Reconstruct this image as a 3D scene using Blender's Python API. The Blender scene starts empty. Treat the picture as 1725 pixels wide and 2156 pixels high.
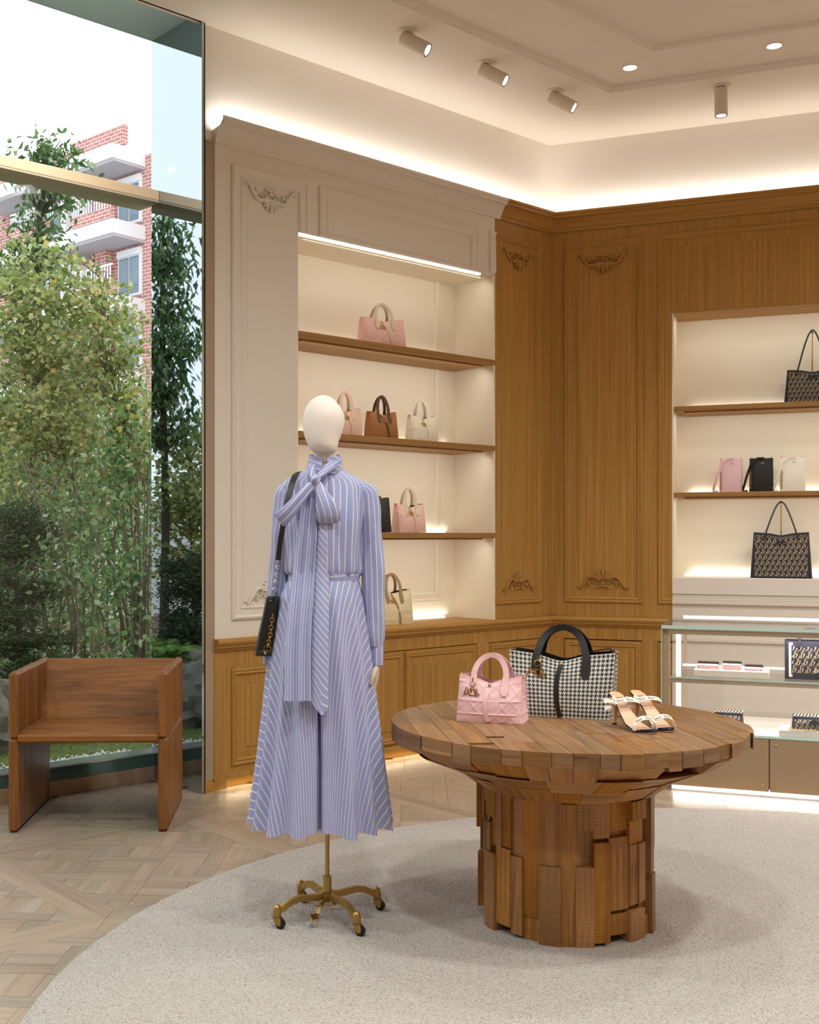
import bpy, bmesh, math, random
import numpy as np
from mathutils import Vector, Matrix, noise
rnd = random.Random(7); nr = np.random.RandomState(5)
sc = bpy.context.scene; COL = sc.collection
PI = math.pi; V = Vector
def lin(r, g, b):
    f = lambda c: c / 12.92 if c <= .04045 else ((c + .055) / 1.055) ** 2.4
    return (f(r / 255), f(g / 255), f(b / 255), 1)
# ------------------------------------------------------------------ camera, sky, exposure
cd = bpy.data.cameras.new('camera'); cam = bpy.data.objects.new('camera', cd); COL.objects.link(cam)
cam.location = (0, 0, 1.35); cam.rotation_euler = (PI / 2, 0, 0)
cd.sensor_fit = 'HORIZONTAL'; cd.sensor_width = 36; cd.lens = 2400 / 1725 * 36
cd.shift_x = (862.5 - 700) / 1725; cd.shift_y = (1130 - 1078) / 1725
cd.clip_start = .05; cd.clip_end = 500
sc.camera = cam
sc.view_settings.view_transform = 'Standard'; sc.view_settings.look = 'None'
sc.view_settings.exposure = 0.1; sc.view_settings.gamma = 1; sc.view_settings.use_curve_mapping = False
sc.cycles.max_bounces = 10; sc.cycles.diffuse_bounces = 5; sc.cycles.glossy_bounces = 4
sc.cycles.transparent_max_bounces = 16; sc.cycles.transmission_bounces = 6
sc.cycles.use_denoising = True; sc.cycles.sample_clamp_indirect = 6; sc.cycles.caustics_reflective = False; sc.cycles.caustics_refractive = False
w = bpy.data.worlds.new('overcast_sky'); sc.world = w; w.use_nodes = True
bg = w.node_tree.nodes['Background']; bg.inputs[0].default_value = (.92, .965, 1, 1); bg.inputs[1].default_value = 2.0

# room frames: left wall and end wall meet at corner C under 118 degrees
C = V((1.5035, 7.845)); u_ = V((.7598, .6501)); v_ = V((.9294, -.3691))
mL = V((u_.y, -u_.x)); mR = V((v_.y, -v_.x))
aL = math.atan2(-u_.y, -u_.x); aR = math.atan2(-v_.y, -v_.x)
def Lp(t, s, z=0): p = C - t * u_ + s * mL; return V((p.x, p.y, z))
def Rp(t, s, z=0): p = C + t * v_ + s * mR; return V((p.x, p.y, z))
def area(name, loc, d, sx, sy, watt, col=(1, .82, .60), spread=PI):
    l = bpy.data.lights.new(name, 'AREA'); l.shape = 'RECTANGLE'; l.size = sx; l.size_y = sy
    l.energy = watt; l.color = col; l.spread = spread
    o = bpy.data.objects.new(name, l); COL.objects.link(o); o.location = loc
    return o, d
def aim(od, xdir=None):
    o, d = od; z = -V(d).normalized(); x = V(xdir) if xdir else (V((1, 0, 0)) if abs(z.x) < .9 else V((0, 1, 0)))
    y = z.cross(x).normalized(); x = y.cross(z).normalized()
    o.rotation_euler = Matrix((x, y, z)).transposed().to_euler(); return o
WARM = (1, .80, .56); WW = (1, .98, .92)
# unseen shop ceiling lamps; the first two are added to brighten the window side
for (x, y, p) in ((-1.7, 3.3, 26), (-2.6, 1.4, 26), (.2, 2.2, 32), (1.9, 2.6, 34), (3.4, 2.2, 28), (1.2, 4.6, 15), (2.9, 4.5, 25), (.2, .2, 30), (2.4, .2, 28), (4.4, 3.6, 22)):
    aim(area('unseen_ceiling_lamp', (x, y, 4.03), (0, 0, -1), .22, .22, p, (.97, 1, .95), 2.6))
# cove strips lying behind the cornice
lw = (-u_).to_3d(); rw = v_.to_3d()
aim(area('cove_strip', Lp(1.42, .035, 3.535), (-mL.x * .75, -mL.y * .75, 1), 2.76, .03, 6.5, (1, 1, .97)), lw)
aim(area('cove_strip', Rp(1.9, .035, 3.535), (-mR.x * .75, -mR.y * .75, 1), 3.75, .03, 8.8, (1, 1, .97)), rw)
# two unseen spots outside the frame, added to brighten the transom
for t in (3.9, 4.6):
    l = bpy.data.lights.new('transom_fill_spot', 'SPOT'); l.energy = 75; l.color = (1, .96, .90); l.spot_size = .95; l.spot_blend = .7; l.shadow_soft_size = .012
    o = bpy.data.objects.new('transom_fill_spot', l); COL.objects.link(o); o.location = Lp(t, .9, 3.95); o.rotation_euler = (Lp(t - .5, -.42, 3.25) - o.location).to_track_quat('-Z', 'Y').to_euler()
# strips of the niches
LSH = (2.507, 1.945, 1.375); RSH = (2.211, 1.642)
for z, p in ((3.044, 2.1), (2.455, 1.7), (1.893, 1.7), (1.324, 1.7)):
    aim(area('niche_strip', Lp(1.40, -.05, z), (-mL.x * .6, -mL.y * .6, -1), 1.5, .012, p, (1, .98, .92)), lw)
for z, p in ((2.52, 1.2), (1.957, 1.2), (1.388, 1.2), (.83, 1.2)):
    aim(area('niche_back_strip', Lp(1.40, -.322, z), (-mL.x * .35, -mL.y * .35, 1), 1.45, .01, p * .45, (1, .98, .92)), lw)
for z, p in ((2.80, 2.9), (2.162, 2.7), (1.597, 2.7)):
    aim(area('niche_strip', Rp(2.1, -.05, z), (-mR.x * .5, -mR.y * .5, -1), 2.5, .012, p, (1, .98, .92)), rw)
for z, p in ((2.225, .5), (1.655, .6), (1.095, 1.2)):
    aim(area('niche_back_strip', Rp(2.1, -.308, z), (-mR.x * .35, -mR.y * .35, 1), 2.4, .01, p, (1, .98, .92)), rw)
# toe-kick strips
aim(area('kick_strip', Lp(1.4, -.03, .055), (mL.x * .4, mL.y * .4, -1), 2.7, .012, 3, (1, .80, .50)), lw)
# ------------------------------------------------------------------ node materials
class NT:
    def __init__(s, name):
        s.m = bpy.data.materials.new(name); s.m.use_nodes = True; s.t = s.m.node_tree; s.n = s.t.nodes
        s.b = s.n['Principled BSDF']; s.out = s.n['Material Output']
    def new(s, typ, **kw):
        n = s.n.new(typ)
        for k, v in kw.items(): setattr(n, k, v)
        return n
    def set(s, n, i, v):
        if isinstance(v, bpy.types.NodeSocket): s.t.links.new(v, n.inputs[i])
        else: n.inputs[i].default_value = v
    def math(s, op, a, b=0, c=None):
        n = s.new('ShaderNodeMath', operation=op); s.set(n, 0, a); s.set(n, 1, b)
        if c is not None: s.set(n, 2, c)
        return n.outputs[0]
    def uv(s): return s.new('ShaderNodeUVMap').outputs[0]
    def obj(s): return s.new('ShaderNodeTexCoord').outputs['Object']
    def sep(s, v): n = s.new('ShaderNodeSeparateXYZ'); s.set(n, 0, v); return n.outputs
    def comb(s, x, y, z=0):
        n = s.new('ShaderNodeCombineXYZ'); s.set(n, 0, x); s.set(n, 1, y); s.set(n, 2, z); return n.outputs[0]
    def noise(s, vec, scale, detail=3, rough=.55, dist=0):
        n = s.new('ShaderNodeTexNoise'); s.set(n, 'Vector', vec); n.inputs['Scale'].default_value = scale
        n.inputs['Detail'].default_value = detail; n.inputs['Roughness'].default_value = rough; n.inputs['Distortion'].default_value = dist
        return n.outputs[0]
    def ramp(s, f, stops):
        n = s.new('ShaderNodeValToRGB'); s.set(n, 0, f); e = n.color_ramp.elements
        while len(e) < len(stops): e.new(.5)
        for k, (p, c) in enumerate(stops): e[k].position = p; e[k].color = c
        return n.outputs[0]
    def mix(s, f, a, b, blend='MIX'):
        n = s.new('ShaderNodeMix', data_type='RGBA', blend_type=blend); s.set(n, 0, f); s.set(n, 6, a); s.set(n, 7, b); return n.outputs[2]
    def bump(s, h, st, d=.01):
        n = s.new('ShaderNodeBump'); s.set(n, 'Height', h); n.inputs['Strength'].default_value = st; n.inputs['Distance'].default_value = d
        s.t.links.new(n.outputs[0], s.b.inputs['Normal'])
    def rand(s): return s.new('ShaderNodeObjectInfo').outputs['Random']
    def isl(s): return s.new('ShaderNodeNewGeometry').outputs['Random Per Island']
def plain(name, col, rough=.5, metal=0, nb=0, ns=200, var=0, spec=None, sheen=0):
    k = NT(name); k.b.inputs['Base Color'].default_value = col; k.b.inputs['Roughness'].default_value = rough; k.b.inputs['Metallic'].default_value = metal
    if spec is not None: k.b.inputs['Specular IOR Level'].default_value = spec
    if sheen: k.b.inputs['Sheen Weight'].default_value = sheen
    if nb or var:
        f = k.noise(k.obj(), ns, 3)
        if nb: k.bump(f, nb, .004)
        if var:
            g = k.noise(k.obj(), ns * .15, 4)
            k.set(k.b, 0, k.mix(g, tuple(c * (1 - var) for c in col[:3]) + (1,), tuple(min(1, c * (1 + var)) for c in col[:3]) + (1,)))
    return k.m
def wood(name, cd_, cl_, su=1.3, sv=30, rough=.45, rv=.25, bump=.12, saw=0, hue=0):
    k = NT(name); uv = k.sep(k.uv()); r = k.rand()
    uu = k.math('MULTIPLY_ADD', r, 53.0, uv[0]); vv = k.math('MULTIPLY_ADD', r, 17.0, uv[1])
    a = k.noise(k.comb(k.math('MULTIPLY', uu, su), k.math('MULTIPLY', vv, sv)), 1, 5, .6, .6)
    b = k.noise(k.comb(k.math('MULTIPLY', uu, su * 4), k.math('MULTIPLY', vv, sv * 7)), 1, 3, .6)
    f = k.math('ADD', k.math('MULTIPLY', a, .72), k.math('MULTIPLY', b, .28))
    c = k.ramp(f, [(.3, cd_), (.68, cl_)])
    h = k.new('ShaderNodeHueSaturation'); k.set(h, 'Color', c)
    k.set(h, 'Value', k.math('MULTIPLY_ADD', r, rv, 1 - rv / 2))
    if hue:
        r2 = k.math('FRACT', k.math('MULTIPLY', r, 7.31)); k.set(h, 'Saturation', k.math('MULTIPLY_ADD', r2, hue, 1 - hue / 2))
    k.set(k.b, 0, h.outputs[0]); k.b.inputs['Roughness'].default_value = rough; k.b.inputs['Specular IOR Level'].default_value = .5 if 'parquet' in name else .28
    hgt = b
    if saw:
        wv = k.math('SINE', k.math('MULTIPLY', k.math('ADD', uv[0], k.math('MULTIPLY', a, .012)), 2 * PI / .0105))
        hgt = k.math('MULTIPLY_ADD', wv, saw, b)
    k.bump(hgt, bump, .004); return k.m
def emis(name, col, st):
    k = NT(name); e = k.new('ShaderNodeEmission'); e.inputs[0].default_value = col; e.inputs[1].default_value = st
    k.t.links.new(e.outputs[0], k.out.inputs[0]); return k.m
def glass(name, tint, refl=.9, ior=1.45):
    k = NT(name); t = k.new('ShaderNodeBsdfTransparent'); t.inputs[0].default_value = tint
    g = k.new('ShaderNodeBsdfGlossy'); g.inputs['Roughness'].default_value = .01; g.inputs[0].default_value = (refl, refl, refl, 1)
    ge = k.new('ShaderNodeNewGeometry'); dt = k.new('ShaderNodeVectorMath', operation='DOT_PRODUCT'); k.set(dt, 0, ge.outputs['Incoming']); k.set(dt, 1, ge.outputs['Normal'])
    f0 = ((ior - 1) / (ior + 1)) ** 2; f = k.math('MULTIPLY_ADD', k.math('POWER', k.math('SUBTRACT', 1, k.math('ABSOLUTE', dt.outputs['Value'])), 5), 1 - f0, f0)
    m = k.new('ShaderNodeMixShader'); k.t.links.new(f, m.inputs[0]); k.t.links.new(t.outputs[0], m.inputs[1]); k.t.links.new(g.outputs[0], m.inputs[2])
    k.t.links.new(m.outputs[0], k.out.inputs[0]); return k.m
def stripes(name, base, line, period=.0205, wd=.15):
    k = NT(name); uv = k.sep(k.uv()); n = k.noise(k.uv(), 60, 3)
    f = k.math('FRACT', k.math('MULTIPLY', uv[0], 1 / period))
    d = k.math('ABSOLUTE', k.math('SUBTRACT', f, .5))
    mk = k.new('ShaderNodeMapRange'); k.set(mk, 0, d); mk.inputs[1].default_value = wd * .5 + .03; mk.inputs[2].default_value = wd * .5 - .03
    d2 = k.math('ABSOLUTE', k.math('SUBTRACT', k.math('FRACT', k.math('MULTIPLY', uv[0], 3 / period)), .5))
    sub = k.math('MULTIPLY', k.math('LESS_THAN', d2, .12), .12)
    b2 = k.mix(sub, base, tuple(c * .55 for c in base[:3]) + (1,))
    k.set(k.b, 0, k.mix(mk.outputs[0], b2, line)); k.b.inputs['Roughness'].default_value = .55; k.b.inputs['Sheen Weight'].default_value = .15
    th = k.noise(k.comb(k.math('MULTIPLY', uv[0], 900), k.math('MULTIPLY', uv[1], 250)), 1, 2); k.bump(th, .06, .002); return k.m
def leafmat(name, stops, tr=.35):
    k = NT(name); c = k.ramp(k.isl(), stops); d = k.b; k.set(d, 0, c); d.inputs['Roughness'].default_value = .45
    t = k.new('ShaderNodeBsdfTranslucent'); k.set(t, 0, c); m = k.new('ShaderNodeMixShader'); m.inputs[0].default_value = tr
    k.t.links.new(d.outputs[0], m.inputs[1]); k.t.links.new(t.outputs[0], m.inputs[2]); k.t.links.new(m.outputs[0], k.out.inputs[0]); return k.m
def houndstooth(name, a, b, per=.0145):
    k = NT(name); uv = k.sep(k.uv())
    i = k.math('FLOOR', k.math('MULTIPLY', uv[0], 8 / per)); j = k.math('FLOOR', k.math('MULTIPLY', uv[1], 8 / per))
    wi = k.math('LESS_THAN', k.math('FLOORED_MODULO', i, 8), 4); wj = k.math('LESS_THAN', k.math('FLOORED_MODULO', j, 8), 4)
    tw = k.math('LESS_THAN', k.math('FLOORED_MODULO', k.math('ADD', i, j), 4), 2)
    f = k.math('ADD', k.math('MULTIPLY', tw, wi), k.math('MULTIPLY', k.math('SUBTRACT', 1, tw), wj))
    n = k.noise(k.uv(), 420, 2)
    hue = k.ramp(n, [(.3, lin(205, 190, 150)), (.5, b), (.68, lin(190, 205, 225))])
    k.set(k.b, 0, k.mix(f, a, hue)); k.b.inputs['Roughness'].default_value = .7; k.bump(n, .3, .002); return k.m
def brickmat(name):
    k = NT(name); t = k.new('ShaderNodeTexBrick'); k.set(t, 0, k.uv())
    for n_, v in ((1, lin(196, 136, 128)), (2, lin(176, 116, 110)), (3, lin(226, 210, 204))): t.inputs[n_].default_value = v  # brick and mortar paled, distance haze put into their colour
    t.inputs['Scale'].default_value = 1; t.inputs['Brick Width'].default_value = .36; t.inputs['Row Height'].default_value = .13; t.inputs['Mortar Size'].default_value = .014
    k.set(k.b, 0, t.outputs[0]); k.b.inputs['Roughness'].default_value = .85; return k.m
# ------------------------------------------------------------------ mesh builder
class MB:
    def __init__(s): s.v = []; s.f = []; s.t = None; s.M = None
    def add(s, vs, fs, uv=None):
        o = len(s.v)
        if s.M is not None: vs = [s.M @ V(p) for p in vs]
        s.v += [tuple(p) for p in vs]; s.f += [tuple(i + o for i in f) for f in fs]
        if uv is not None:
            if s.t is None: s.t = [(0, 0)] * o
            s.t += list(uv)
        elif s.t is not None: s.t += [(0, 0)] * len(vs)
        return s
    def box(s, x0, x1, y0, y1, z0, z1, b=0):
        if x0 > x1: x0, x1 = x1, x0
        if b <= 0:
            vs = [(x, y, z) for x in (x0, x1) for y in (y0, y1) for z in (z0, z1)]
            return s.add(vs, [(0, 1, 3, 2), (4, 6, 7, 5), (0, 4, 5, 1), (2, 3, 7, 6), (0, 2, 6, 4), (1, 5, 7, 3)])
        vs = []; ix = {}
        for i, x in enumerate((x0, x1)):
            for j, y in enumerate((y0, y1)):
                for k, z in enumerate((z0, z1)):
                    sx, sy, sz = (b, -b)[i], (b, -b)[j], (b, -b)[k]
                    ix[i, j, k, 0] = len(vs); vs.append((x, y + sy, z + sz))
                    ix[i, j, k, 1] = len(vs); vs.append((x + sx, y, z + sz))
                    ix[i, j, k, 2] = len(vs); vs.append((x + sx, y + sy, z))
        fs = []
        for i in (0, 1):
            fs += [tuple(ix[i, j, k, 0] for j, k in ((0, 0), (1, 0), (1, 1), (0, 1))), tuple(ix[j, i, k, 1] for j, k in ((0, 0), (1, 0), (1, 1), (0, 1))), tuple(ix[j, k, i, 2] for j, k in ((0, 0), (1, 0), (1, 1), (0, 1)))]
        for p in (0, 1):
            for q in (0, 1):
                fs += [(ix[p, q, 0, 0], ix[p, q, 0, 1], ix[p, q, 1, 1], ix[p, q, 1, 0]), (ix[p, 0, q, 0], ix[p, 0, q, 2], ix[p, 1, q, 2], ix[p, 1, q, 0]), (ix[0, p, q, 1], ix[0, p, q, 2], ix[1, p, q, 2], ix[1, p, q, 1])]
                for r in (0, 1): fs.append((ix[p, q, r, 0], ix[p, q, r, 1], ix[p, q, r, 2]))
        return s.add(vs, fs)
    def prism(s, poly, z0, z1):
        n = len(poly)
        vs = [(x, y, z0) for x, y in poly] + [(x, y, z1) for x, y in poly]
        return s.add(vs, [tuple(range(n))[::-1], tuple(range(n, 2 * n))] + [(i, (i + 1) % n, n + (i + 1) % n, n + i) for i in range(n)])
    def extr(s, prof, x0, x1):      # closed profile in (y,z) swept along x
        n = len(prof)
        vs = [(x0, y, z) for y, z in prof] + [(x1, y, z) for y, z in prof]
        return s.add(vs, [tuple(range(n)), tuple(range(n, 2 * n))[::-1]] + [(i, (i + 1) % n, n + (i + 1) % n, n + i) for i in range(n)])
    def frame(s, x0, x1, z0, z1, prof, y0=0):   # mitred moulding; prof = (inset, height)
        if x0 > x1: x0, x1 = x1, x0
        vs = []; m = len(prof)
        for i, h in prof: vs += [(x0 + i, y0 + h, z0 + i), (x1 - i, y0 + h, z0 + i), (x1 - i, y0 + h, z1 - i), (x0 + i, y0 + h, z1 - i)]
        fs = [(4 * a + k, 4 * a + (k + 1) % 4, 4 * b + (k + 1) % 4, 4 * b + k) for a in range(m) for b in [(a + 1) % m] for k in range(4)]
        return s.add(vs, fs)
    def loft(s, rings, closed=True, cap0=True, cap1=True, uvs=None):
        n = len(rings[0]); vs = [p for r in rings for p in r]; fs = []
        for a in range(len(rings) - 1):
            for k in range(n if closed else n - 1):
                j = (k + 1) % n; fs.append((a * n + k, a * n + j, a * n + n + j, a * n + n + k))
        if cap0: fs.append(tuple(range(n))[::-1])
        if cap1: fs.append(tuple(range(len(vs) - n, len(vs))))
        return s.add(vs, fs, [q for r in uvs for q in r] if uvs else None)
    def tube(s, pts, r, n=8, closed=False):
        P = [V(p) for p in pts]; m = len(P); rs = r if isinstance(r, (list, tuple)) else [r] * m
        T = [((P[(i + 1) % m] - P[i - 1]) if closed else (P[min(i + 1, m - 1)] - P[max(i - 1, 0)])).normalized() for i in range(m)]
        a = T[0].orthogonal().normalized(); rings = []
        for i in range(m):
            a = (a - T[i] * a.dot(T[i])).normalized(); b = T[i].cross(a)
            rings.append([P[i] + (a * math.cos(2 * PI * k / n) + b * math.sin(2 * PI * k / n)) * rs[i] for k in range(n)])
        if closed:
            vs = [p for q in rings for p in q]
            return s.add(vs, [(i * n + k, i * n + (k + 1) % n, ((i + 1) % m) * n + (k + 1) % n, ((i + 1) % m) * n + k) for i in range(m) for k in range(n)])
        return s.loft(rings)
    def ribbon(s, pts, side, w, th, uv=False):
        P = [V(p) for p in pts]; m = len(P); ws = w if isinstance(w, (list, tuple)) else [w] * m; rings = []; L = 0; uvs = []
        for i in range(m):
            T = (P[min(i + 1, m - 1)] - P[max(i - 1, 0)]).normalized()
            sd = side[i] if isinstance(side, list) else side
            if callable(side): sd = side(P[i], T)
            sd = V(sd); sd = (sd - T * sd.dot(T)).normalized(); nn = T.cross(sd)
            if i: L += (P[i] - P[i - 1]).length
            h = ws[i] / 2
            rings.append([P[i] + sd * h + nn * th / 2, P[i] - sd * h + nn * th / 2, P[i] - sd * h - nn * th / 2, P[i] + sd * h - nn * th / 2])
            uvs.append([(h, L), (-h, L), (-h, L), (h, L)])
        return s.loft(rings, uvs=uvs if uv else None)
    def lathe(s, prof, n=24, c=(0, 0), cap=True):
        return s.loft([[(c[0] + r * math.cos(2 * PI * k / n), c[1] + r * math.sin(2 * PI * k / n), z) for k in range(n)] for r, z in prof], True, cap, cap)
    def ball(s, c, rx, ry=None, rz=None, n=10, m=7):
        ry = ry or rx; rz = rz or rx
        return s.loft([[(c[0] + rx * math.sin(PI * i / m) * math.cos(2 * PI * k / n), c[1] + ry * math.sin(PI * i / m) * math.sin(2 * PI * k / n), c[2] - rz * math.cos(PI * i / m)) for k in range(n)] for i in [.12] + list(range(1, m)) + [m - .12]])
    def rbox(s, c, sx, sy, sz, M3, b=0):
        old = s.M; s.M = (old or Matrix()) @ Matrix.Translation(c) @ M3.to_4x4(); s.box(-sx / 2, sx / 2, -sy / 2, sy / 2, -sz / 2, sz / 2, b); s.M = old; return s
    def clip(s, co, no):             # keeps the side the normal points to
        bm = bmesh.new(); vv = [bm.verts.new(p) for p in s.v]
        for f in s.f:
            try: bm.faces.new([vv[i] for i in f])
            except ValueError: pass
        bmesh.ops.bisect_plane(bm, geom=bm.verts[:] + bm.edges[:] + bm.faces[:], plane_co=co, plane_no=no, clear_inner=True)
        bmesh.ops.holes_fill(bm, edges=[e for e in bm.edges if e.is_boundary])
        bm.verts.index_update(); r = MB(); r.v = [tuple(p.co) for p in bm.verts]; r.f = [tuple(p.index for p in f.verts) for f in bm.faces]; bm.free(); return r
    def mesh(s, name, m, grain=None, smooth=0, recalc=True):
        me = bpy.data.meshes.new(name); me.from_pydata(s.v, [], s.f)
        if recalc:
            bm = bmesh.new(); bm.from_mesh(me); bmesh.ops.recalc_face_normals(bm, faces=bm.faces); bm.to_mesh(me); bm.free()
        if s.t is not None:
            uvl = me.uv_layers.new(name='UVMap'); li = np.empty(len(me.loops), dtype=np.int32); me.loops.foreach_get('vertex_index', li)
            uvl.data.foreach_set('uv', np.array(s.t, dtype=np.float32)[li].ravel())
        elif grain is not None:
            uvl = me.uv_layers.new(name='UVMap'); g = V(grain).normalized(); d = uvl.data
            for p in me.polygons:
                n = p.normal; q = n.cross(g)
                if q.length < .2:
                    a = V((0, 0, 1)) if abs(n.z) < .8 else V((0, 1, 0)); b = a.cross(n).normalized(); a = n.cross(b)
                    for l in p.loop_indices: co = me.vertices[me.loops[l].vertex_index].co; d[l].uv = (co.dot(b), co.dot(a))
                    continue
                q.normalize()
                for l in p.loop_indices:
                    co = me.vertices[me.loops[l].vertex_index].co; d[l].uv = (co.dot(g), co.dot(q) + .37 * co.dot(n))
        if smooth:
            me.shade_smooth()
            if smooth < 180: me.set_sharp_from_angle(angle=math.radians(smooth))
        me.materials.append(m); return me
    def build(s, name, m, parent=None, grain=None, smooth=0, recalc=True):
        o = bpy.data.objects.new(name, s.mesh(name, m, grain, smooth, recalc)); COL.objects.link(o)
        if parent: o.parent = parent
        return o
def tag(o, label, cat, group=None):
    o['label'] = label; o['category'] = cat
    if group: o['group'] = group
    return o
def thing(name, label, cat, loc=(0, 0, 0), rz=0, group=None):
    o = bpy.data.objects.new(name, None); COL.objects.link(o); o.location = loc; o.rotation_euler = (0, 0, rz); o.empty_display_size = .1
    return tag(o, label, cat, group)
def struct(name, loc=(0, 0, 0), rz=0):
    o = bpy.data.objects.new(name, None); COL.objects.link(o); o.location = loc; o.rotation_euler = (0, 0, rz); o['kind'] = 'structure'; return o
def stuff(o): o['kind'] = 'stuff'; return o
def B(*a): return MB().box(*a)
def copy_tree(o, parent=None):
    c = o.copy(); COL.objects.link(c)
    if parent: c.parent = parent
    for ch in [q for q in o.children]: copy_tree(ch, c)
    return c
def interp(x, xs, ys): return float(np.interp(x, xs, ys))
# ------------------------------------------------------------------ materials
OAK = wood('oak_panel', lin(146, 105, 48), lin(188, 141, 73), .9, 60, .5, .06, .08)
OAKS = wood('oak_shelf', lin(136, 98, 52), lin(174, 130, 76), .9, 60, .5, .06, .08)
FLOORW = wood('oak_parquet', lin(142, 125, 109), lin(176, 159, 141), 1.5, 30, .30, .22, .05, 0, .2)
TABLEW = wood('teak_block', lin(108, 70, 32), lin(190, 134, 74), 2.2, 34, .5, .36, .22, .35, .2)
TABLET = wood('teak_plank', lin(98, 68, 42), lin(156, 116, 78), 1.6, 30, .42, .34, .10, 0, .2)
CHAIRW = wood('teak_chair', lin(86, 53, 22), lin(162, 106, 54), 1.6, 17, .5, .10, .08)
WHITE = plain('white_panel_paint', lin(226, 216, 205), .6, nb=.04, ns=300)
CREAM = plain('cream_niche_paint', lin(236, 225, 204), .65, nb=.04, ns=300)
PLASTER = plain('plaster', lin(238, 230, 220), .8, nb=.03, ns=150)
CEILM = plain('ceiling_paint', lin(226, 216, 202), .85, nb=.03, ns=150)
TEAL = plain('painted_soffit', lin(196, 236, 246), .5)
BRONZE = plain('anodised_bronze', lin(240, 216, 182), .5)
ENDG = plain('dark_end_veneer', lin(164, 142, 118), .45)
GOLD = plain('brass', lin(212, 168, 92), .28, 1)
GOLDM = plain('satin_brass_paint', lin(176, 144, 84), .38, .85)
STEEL = plain('chrome', lin(215, 220, 222), .08, 1)
DARK = plain('dark_gap', lin(30, 18, 10), .9)
BLACK = plain('black_leather', lin(26, 23, 24), .42, nb=.15, ns=500)
BLACKM = plain('black_rubber', lin(16, 16, 16), .5)
MANN = plain('mannequin_linen', lin(232, 220, 210), .7, nb=.12, ns=700)
HANDW = plain('pale_wood_hand', lin(196, 176, 154), .5)
BLUE = stripes('blue_stripe_cloth', lin(150, 155, 200), lin(226, 216, 208))
PINKL = plain('pink_leather', lin(236, 190, 192), .45, nb=.1, ns=500)
PINKF = plain('pink_jacquard', lin(232, 188, 178), .8, nb=.3, ns=300, var=.22)
SAND = plain('sand_leather', lin(212, 194, 166), .5)
CREAML = plain('cream_leather', lin(232, 222, 202), .5)
TANL = plain('tan_suede', lin(158, 104, 54), .75)
BROWNL = plain('brown_leather', lin(86, 48, 26), .5)
BEIGEG = plain('beige_leather', lin(216, 198, 160), .42)
TAUPE = plain('taupe_leather', lin(150, 118, 84), .5)
BLUSH = plain('blush_leather', lin(228, 192, 172), .55)
NAVY = plain('navy_canvas', lin(34, 32, 52), .75, nb=.2, ns=500)
PRINT = plain('beige_print', lin(200, 180, 140), .8)
WPRINT = plain('white_print', lin(238, 232, 222), .7)
KPRINT = plain('black_print', lin(20, 22, 34), .7)
HOUND = houndstooth('houndstooth_tweed', lin(22, 24, 38), lin(232, 228, 216))
NUDE = plain('nude_leather', lin(216, 170, 138), .4)
RIBW = plain('white_ribbon', lin(238, 226, 212), .6)
CASEB = plain('case_lacquer', lin(182, 160, 134), .35)
CASED = plain('case_door_lacquer', lin(154, 130, 102), .22)
CASEW = plain('case_white', lin(232, 222, 214), .5)
LEDW = emis('led_white', (1, .95, .89, 1), 1.7)
LEDN = emis('led_warm', (1, .90, .74, 1), 1.7)
LAMPF = emis('lamp_face', (1, .97, .95, 1), 4.0)
FIT = plain('lamp_body_paint', lin(214, 200, 182), .5)
PANE = glass('clear_glass', (.97, .985, .985, 1), .5)
CASEG = glass('case_glass', (.985, .99, .985, 1), .8)
GEDGE = plain('glass_edge', lin(186, 212, 204), .12)
MIRROR = plain('grey_mirror', lin(178, 187, 192), .015, 1)
# ------------------------------------------------------------------ LEFT WALL
WL = struct('wall_left', (C.x, C.y, 0), aL)
B(0, 2.80, -.36, -.025, .06, .80).build('carcass', DARK, WL)
def strip(name, x0, x1, y0, y1, z0, z1, m, par, g=(0, 0, 1), b=.0008): return B(x0, x1, y0, y1, z0, z1, b).build(name, m, par, g)
strip('base_rail', -.03, 2.8, -.025, 0, .66, .745, OAK, WL); strip('base_rail', -.03, 2.8, -.025, 0, .055, .088, OAK, WL)
for a, b in ((-.03, .112), (.637, .745), (2.064, 2.8)): strip('stile', a, b, -.025, 0, .088, .66, OAK, WL)
MP = [(0, -.004), (0, .009), (.008, .013), (.018, .008), (.026, .012), (.036, .004), (.040, -.004)]
MS = [(0, -.004), (0, .008), (.006, .012), (.014, .007), (.022, .010), (.030, .003), (.034, -.004)]
def field(x0, x1, z0, z1, y, m, par, h=.004, name='field_panel'):
    return B(x0, x1, y - .004, y + h, z0, z1, .003).build(name, m, par, (0, 0, 1))
for a, b in ((.116, .633), (.749, 1.403), (1.407, 2.06)):
    d = B(a, b, -.022, -.001, .092, .655, .001).build('cabinet_door', OAK, WL, (0, 0, 1))
    MB().frame(a + .012, b - .012, .104, .643, MS).build('moulding', OAK, d, (1, 0, 0))
    field(a + .085, b - .085, .177, .57, 0, OAK, d)
MB().frame(2.18, 2.69, .125, .641, MP).build('moulding', OAK, WL, (1, 0, 0)); field(2.27, 2.60, .215, .55, 0, OAK, WL)
RAIL = [(-.03, .742), (.012, .742), (.016, .752), (.030, .760), (.030, .770), (.040, .779), (.044, .792), (.040, .802), (.032, .807), (-.34, .807), (-.34, .79), (-.03, .79)]
MB().extr(RAIL, -.03, 2.80).build('dado_rail', OAK, WL, (1, 0, 0), 40)
strip('wall_end', 2.797, 2.853, -.36, -.004, .062, 3.44, ENDG, WL); B(2.79, 2.853, -.12, -.012, 0, .0615).build('brass_foot', GOLD, WL)
strip('toe_kick', -.06, 2.72, -.09, -.06, 0, .06, GOLD, WL)
B(2.70, 2.79, -.12, -.03, 0, .06).build('foot_block', GOLDM, WL)
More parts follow.
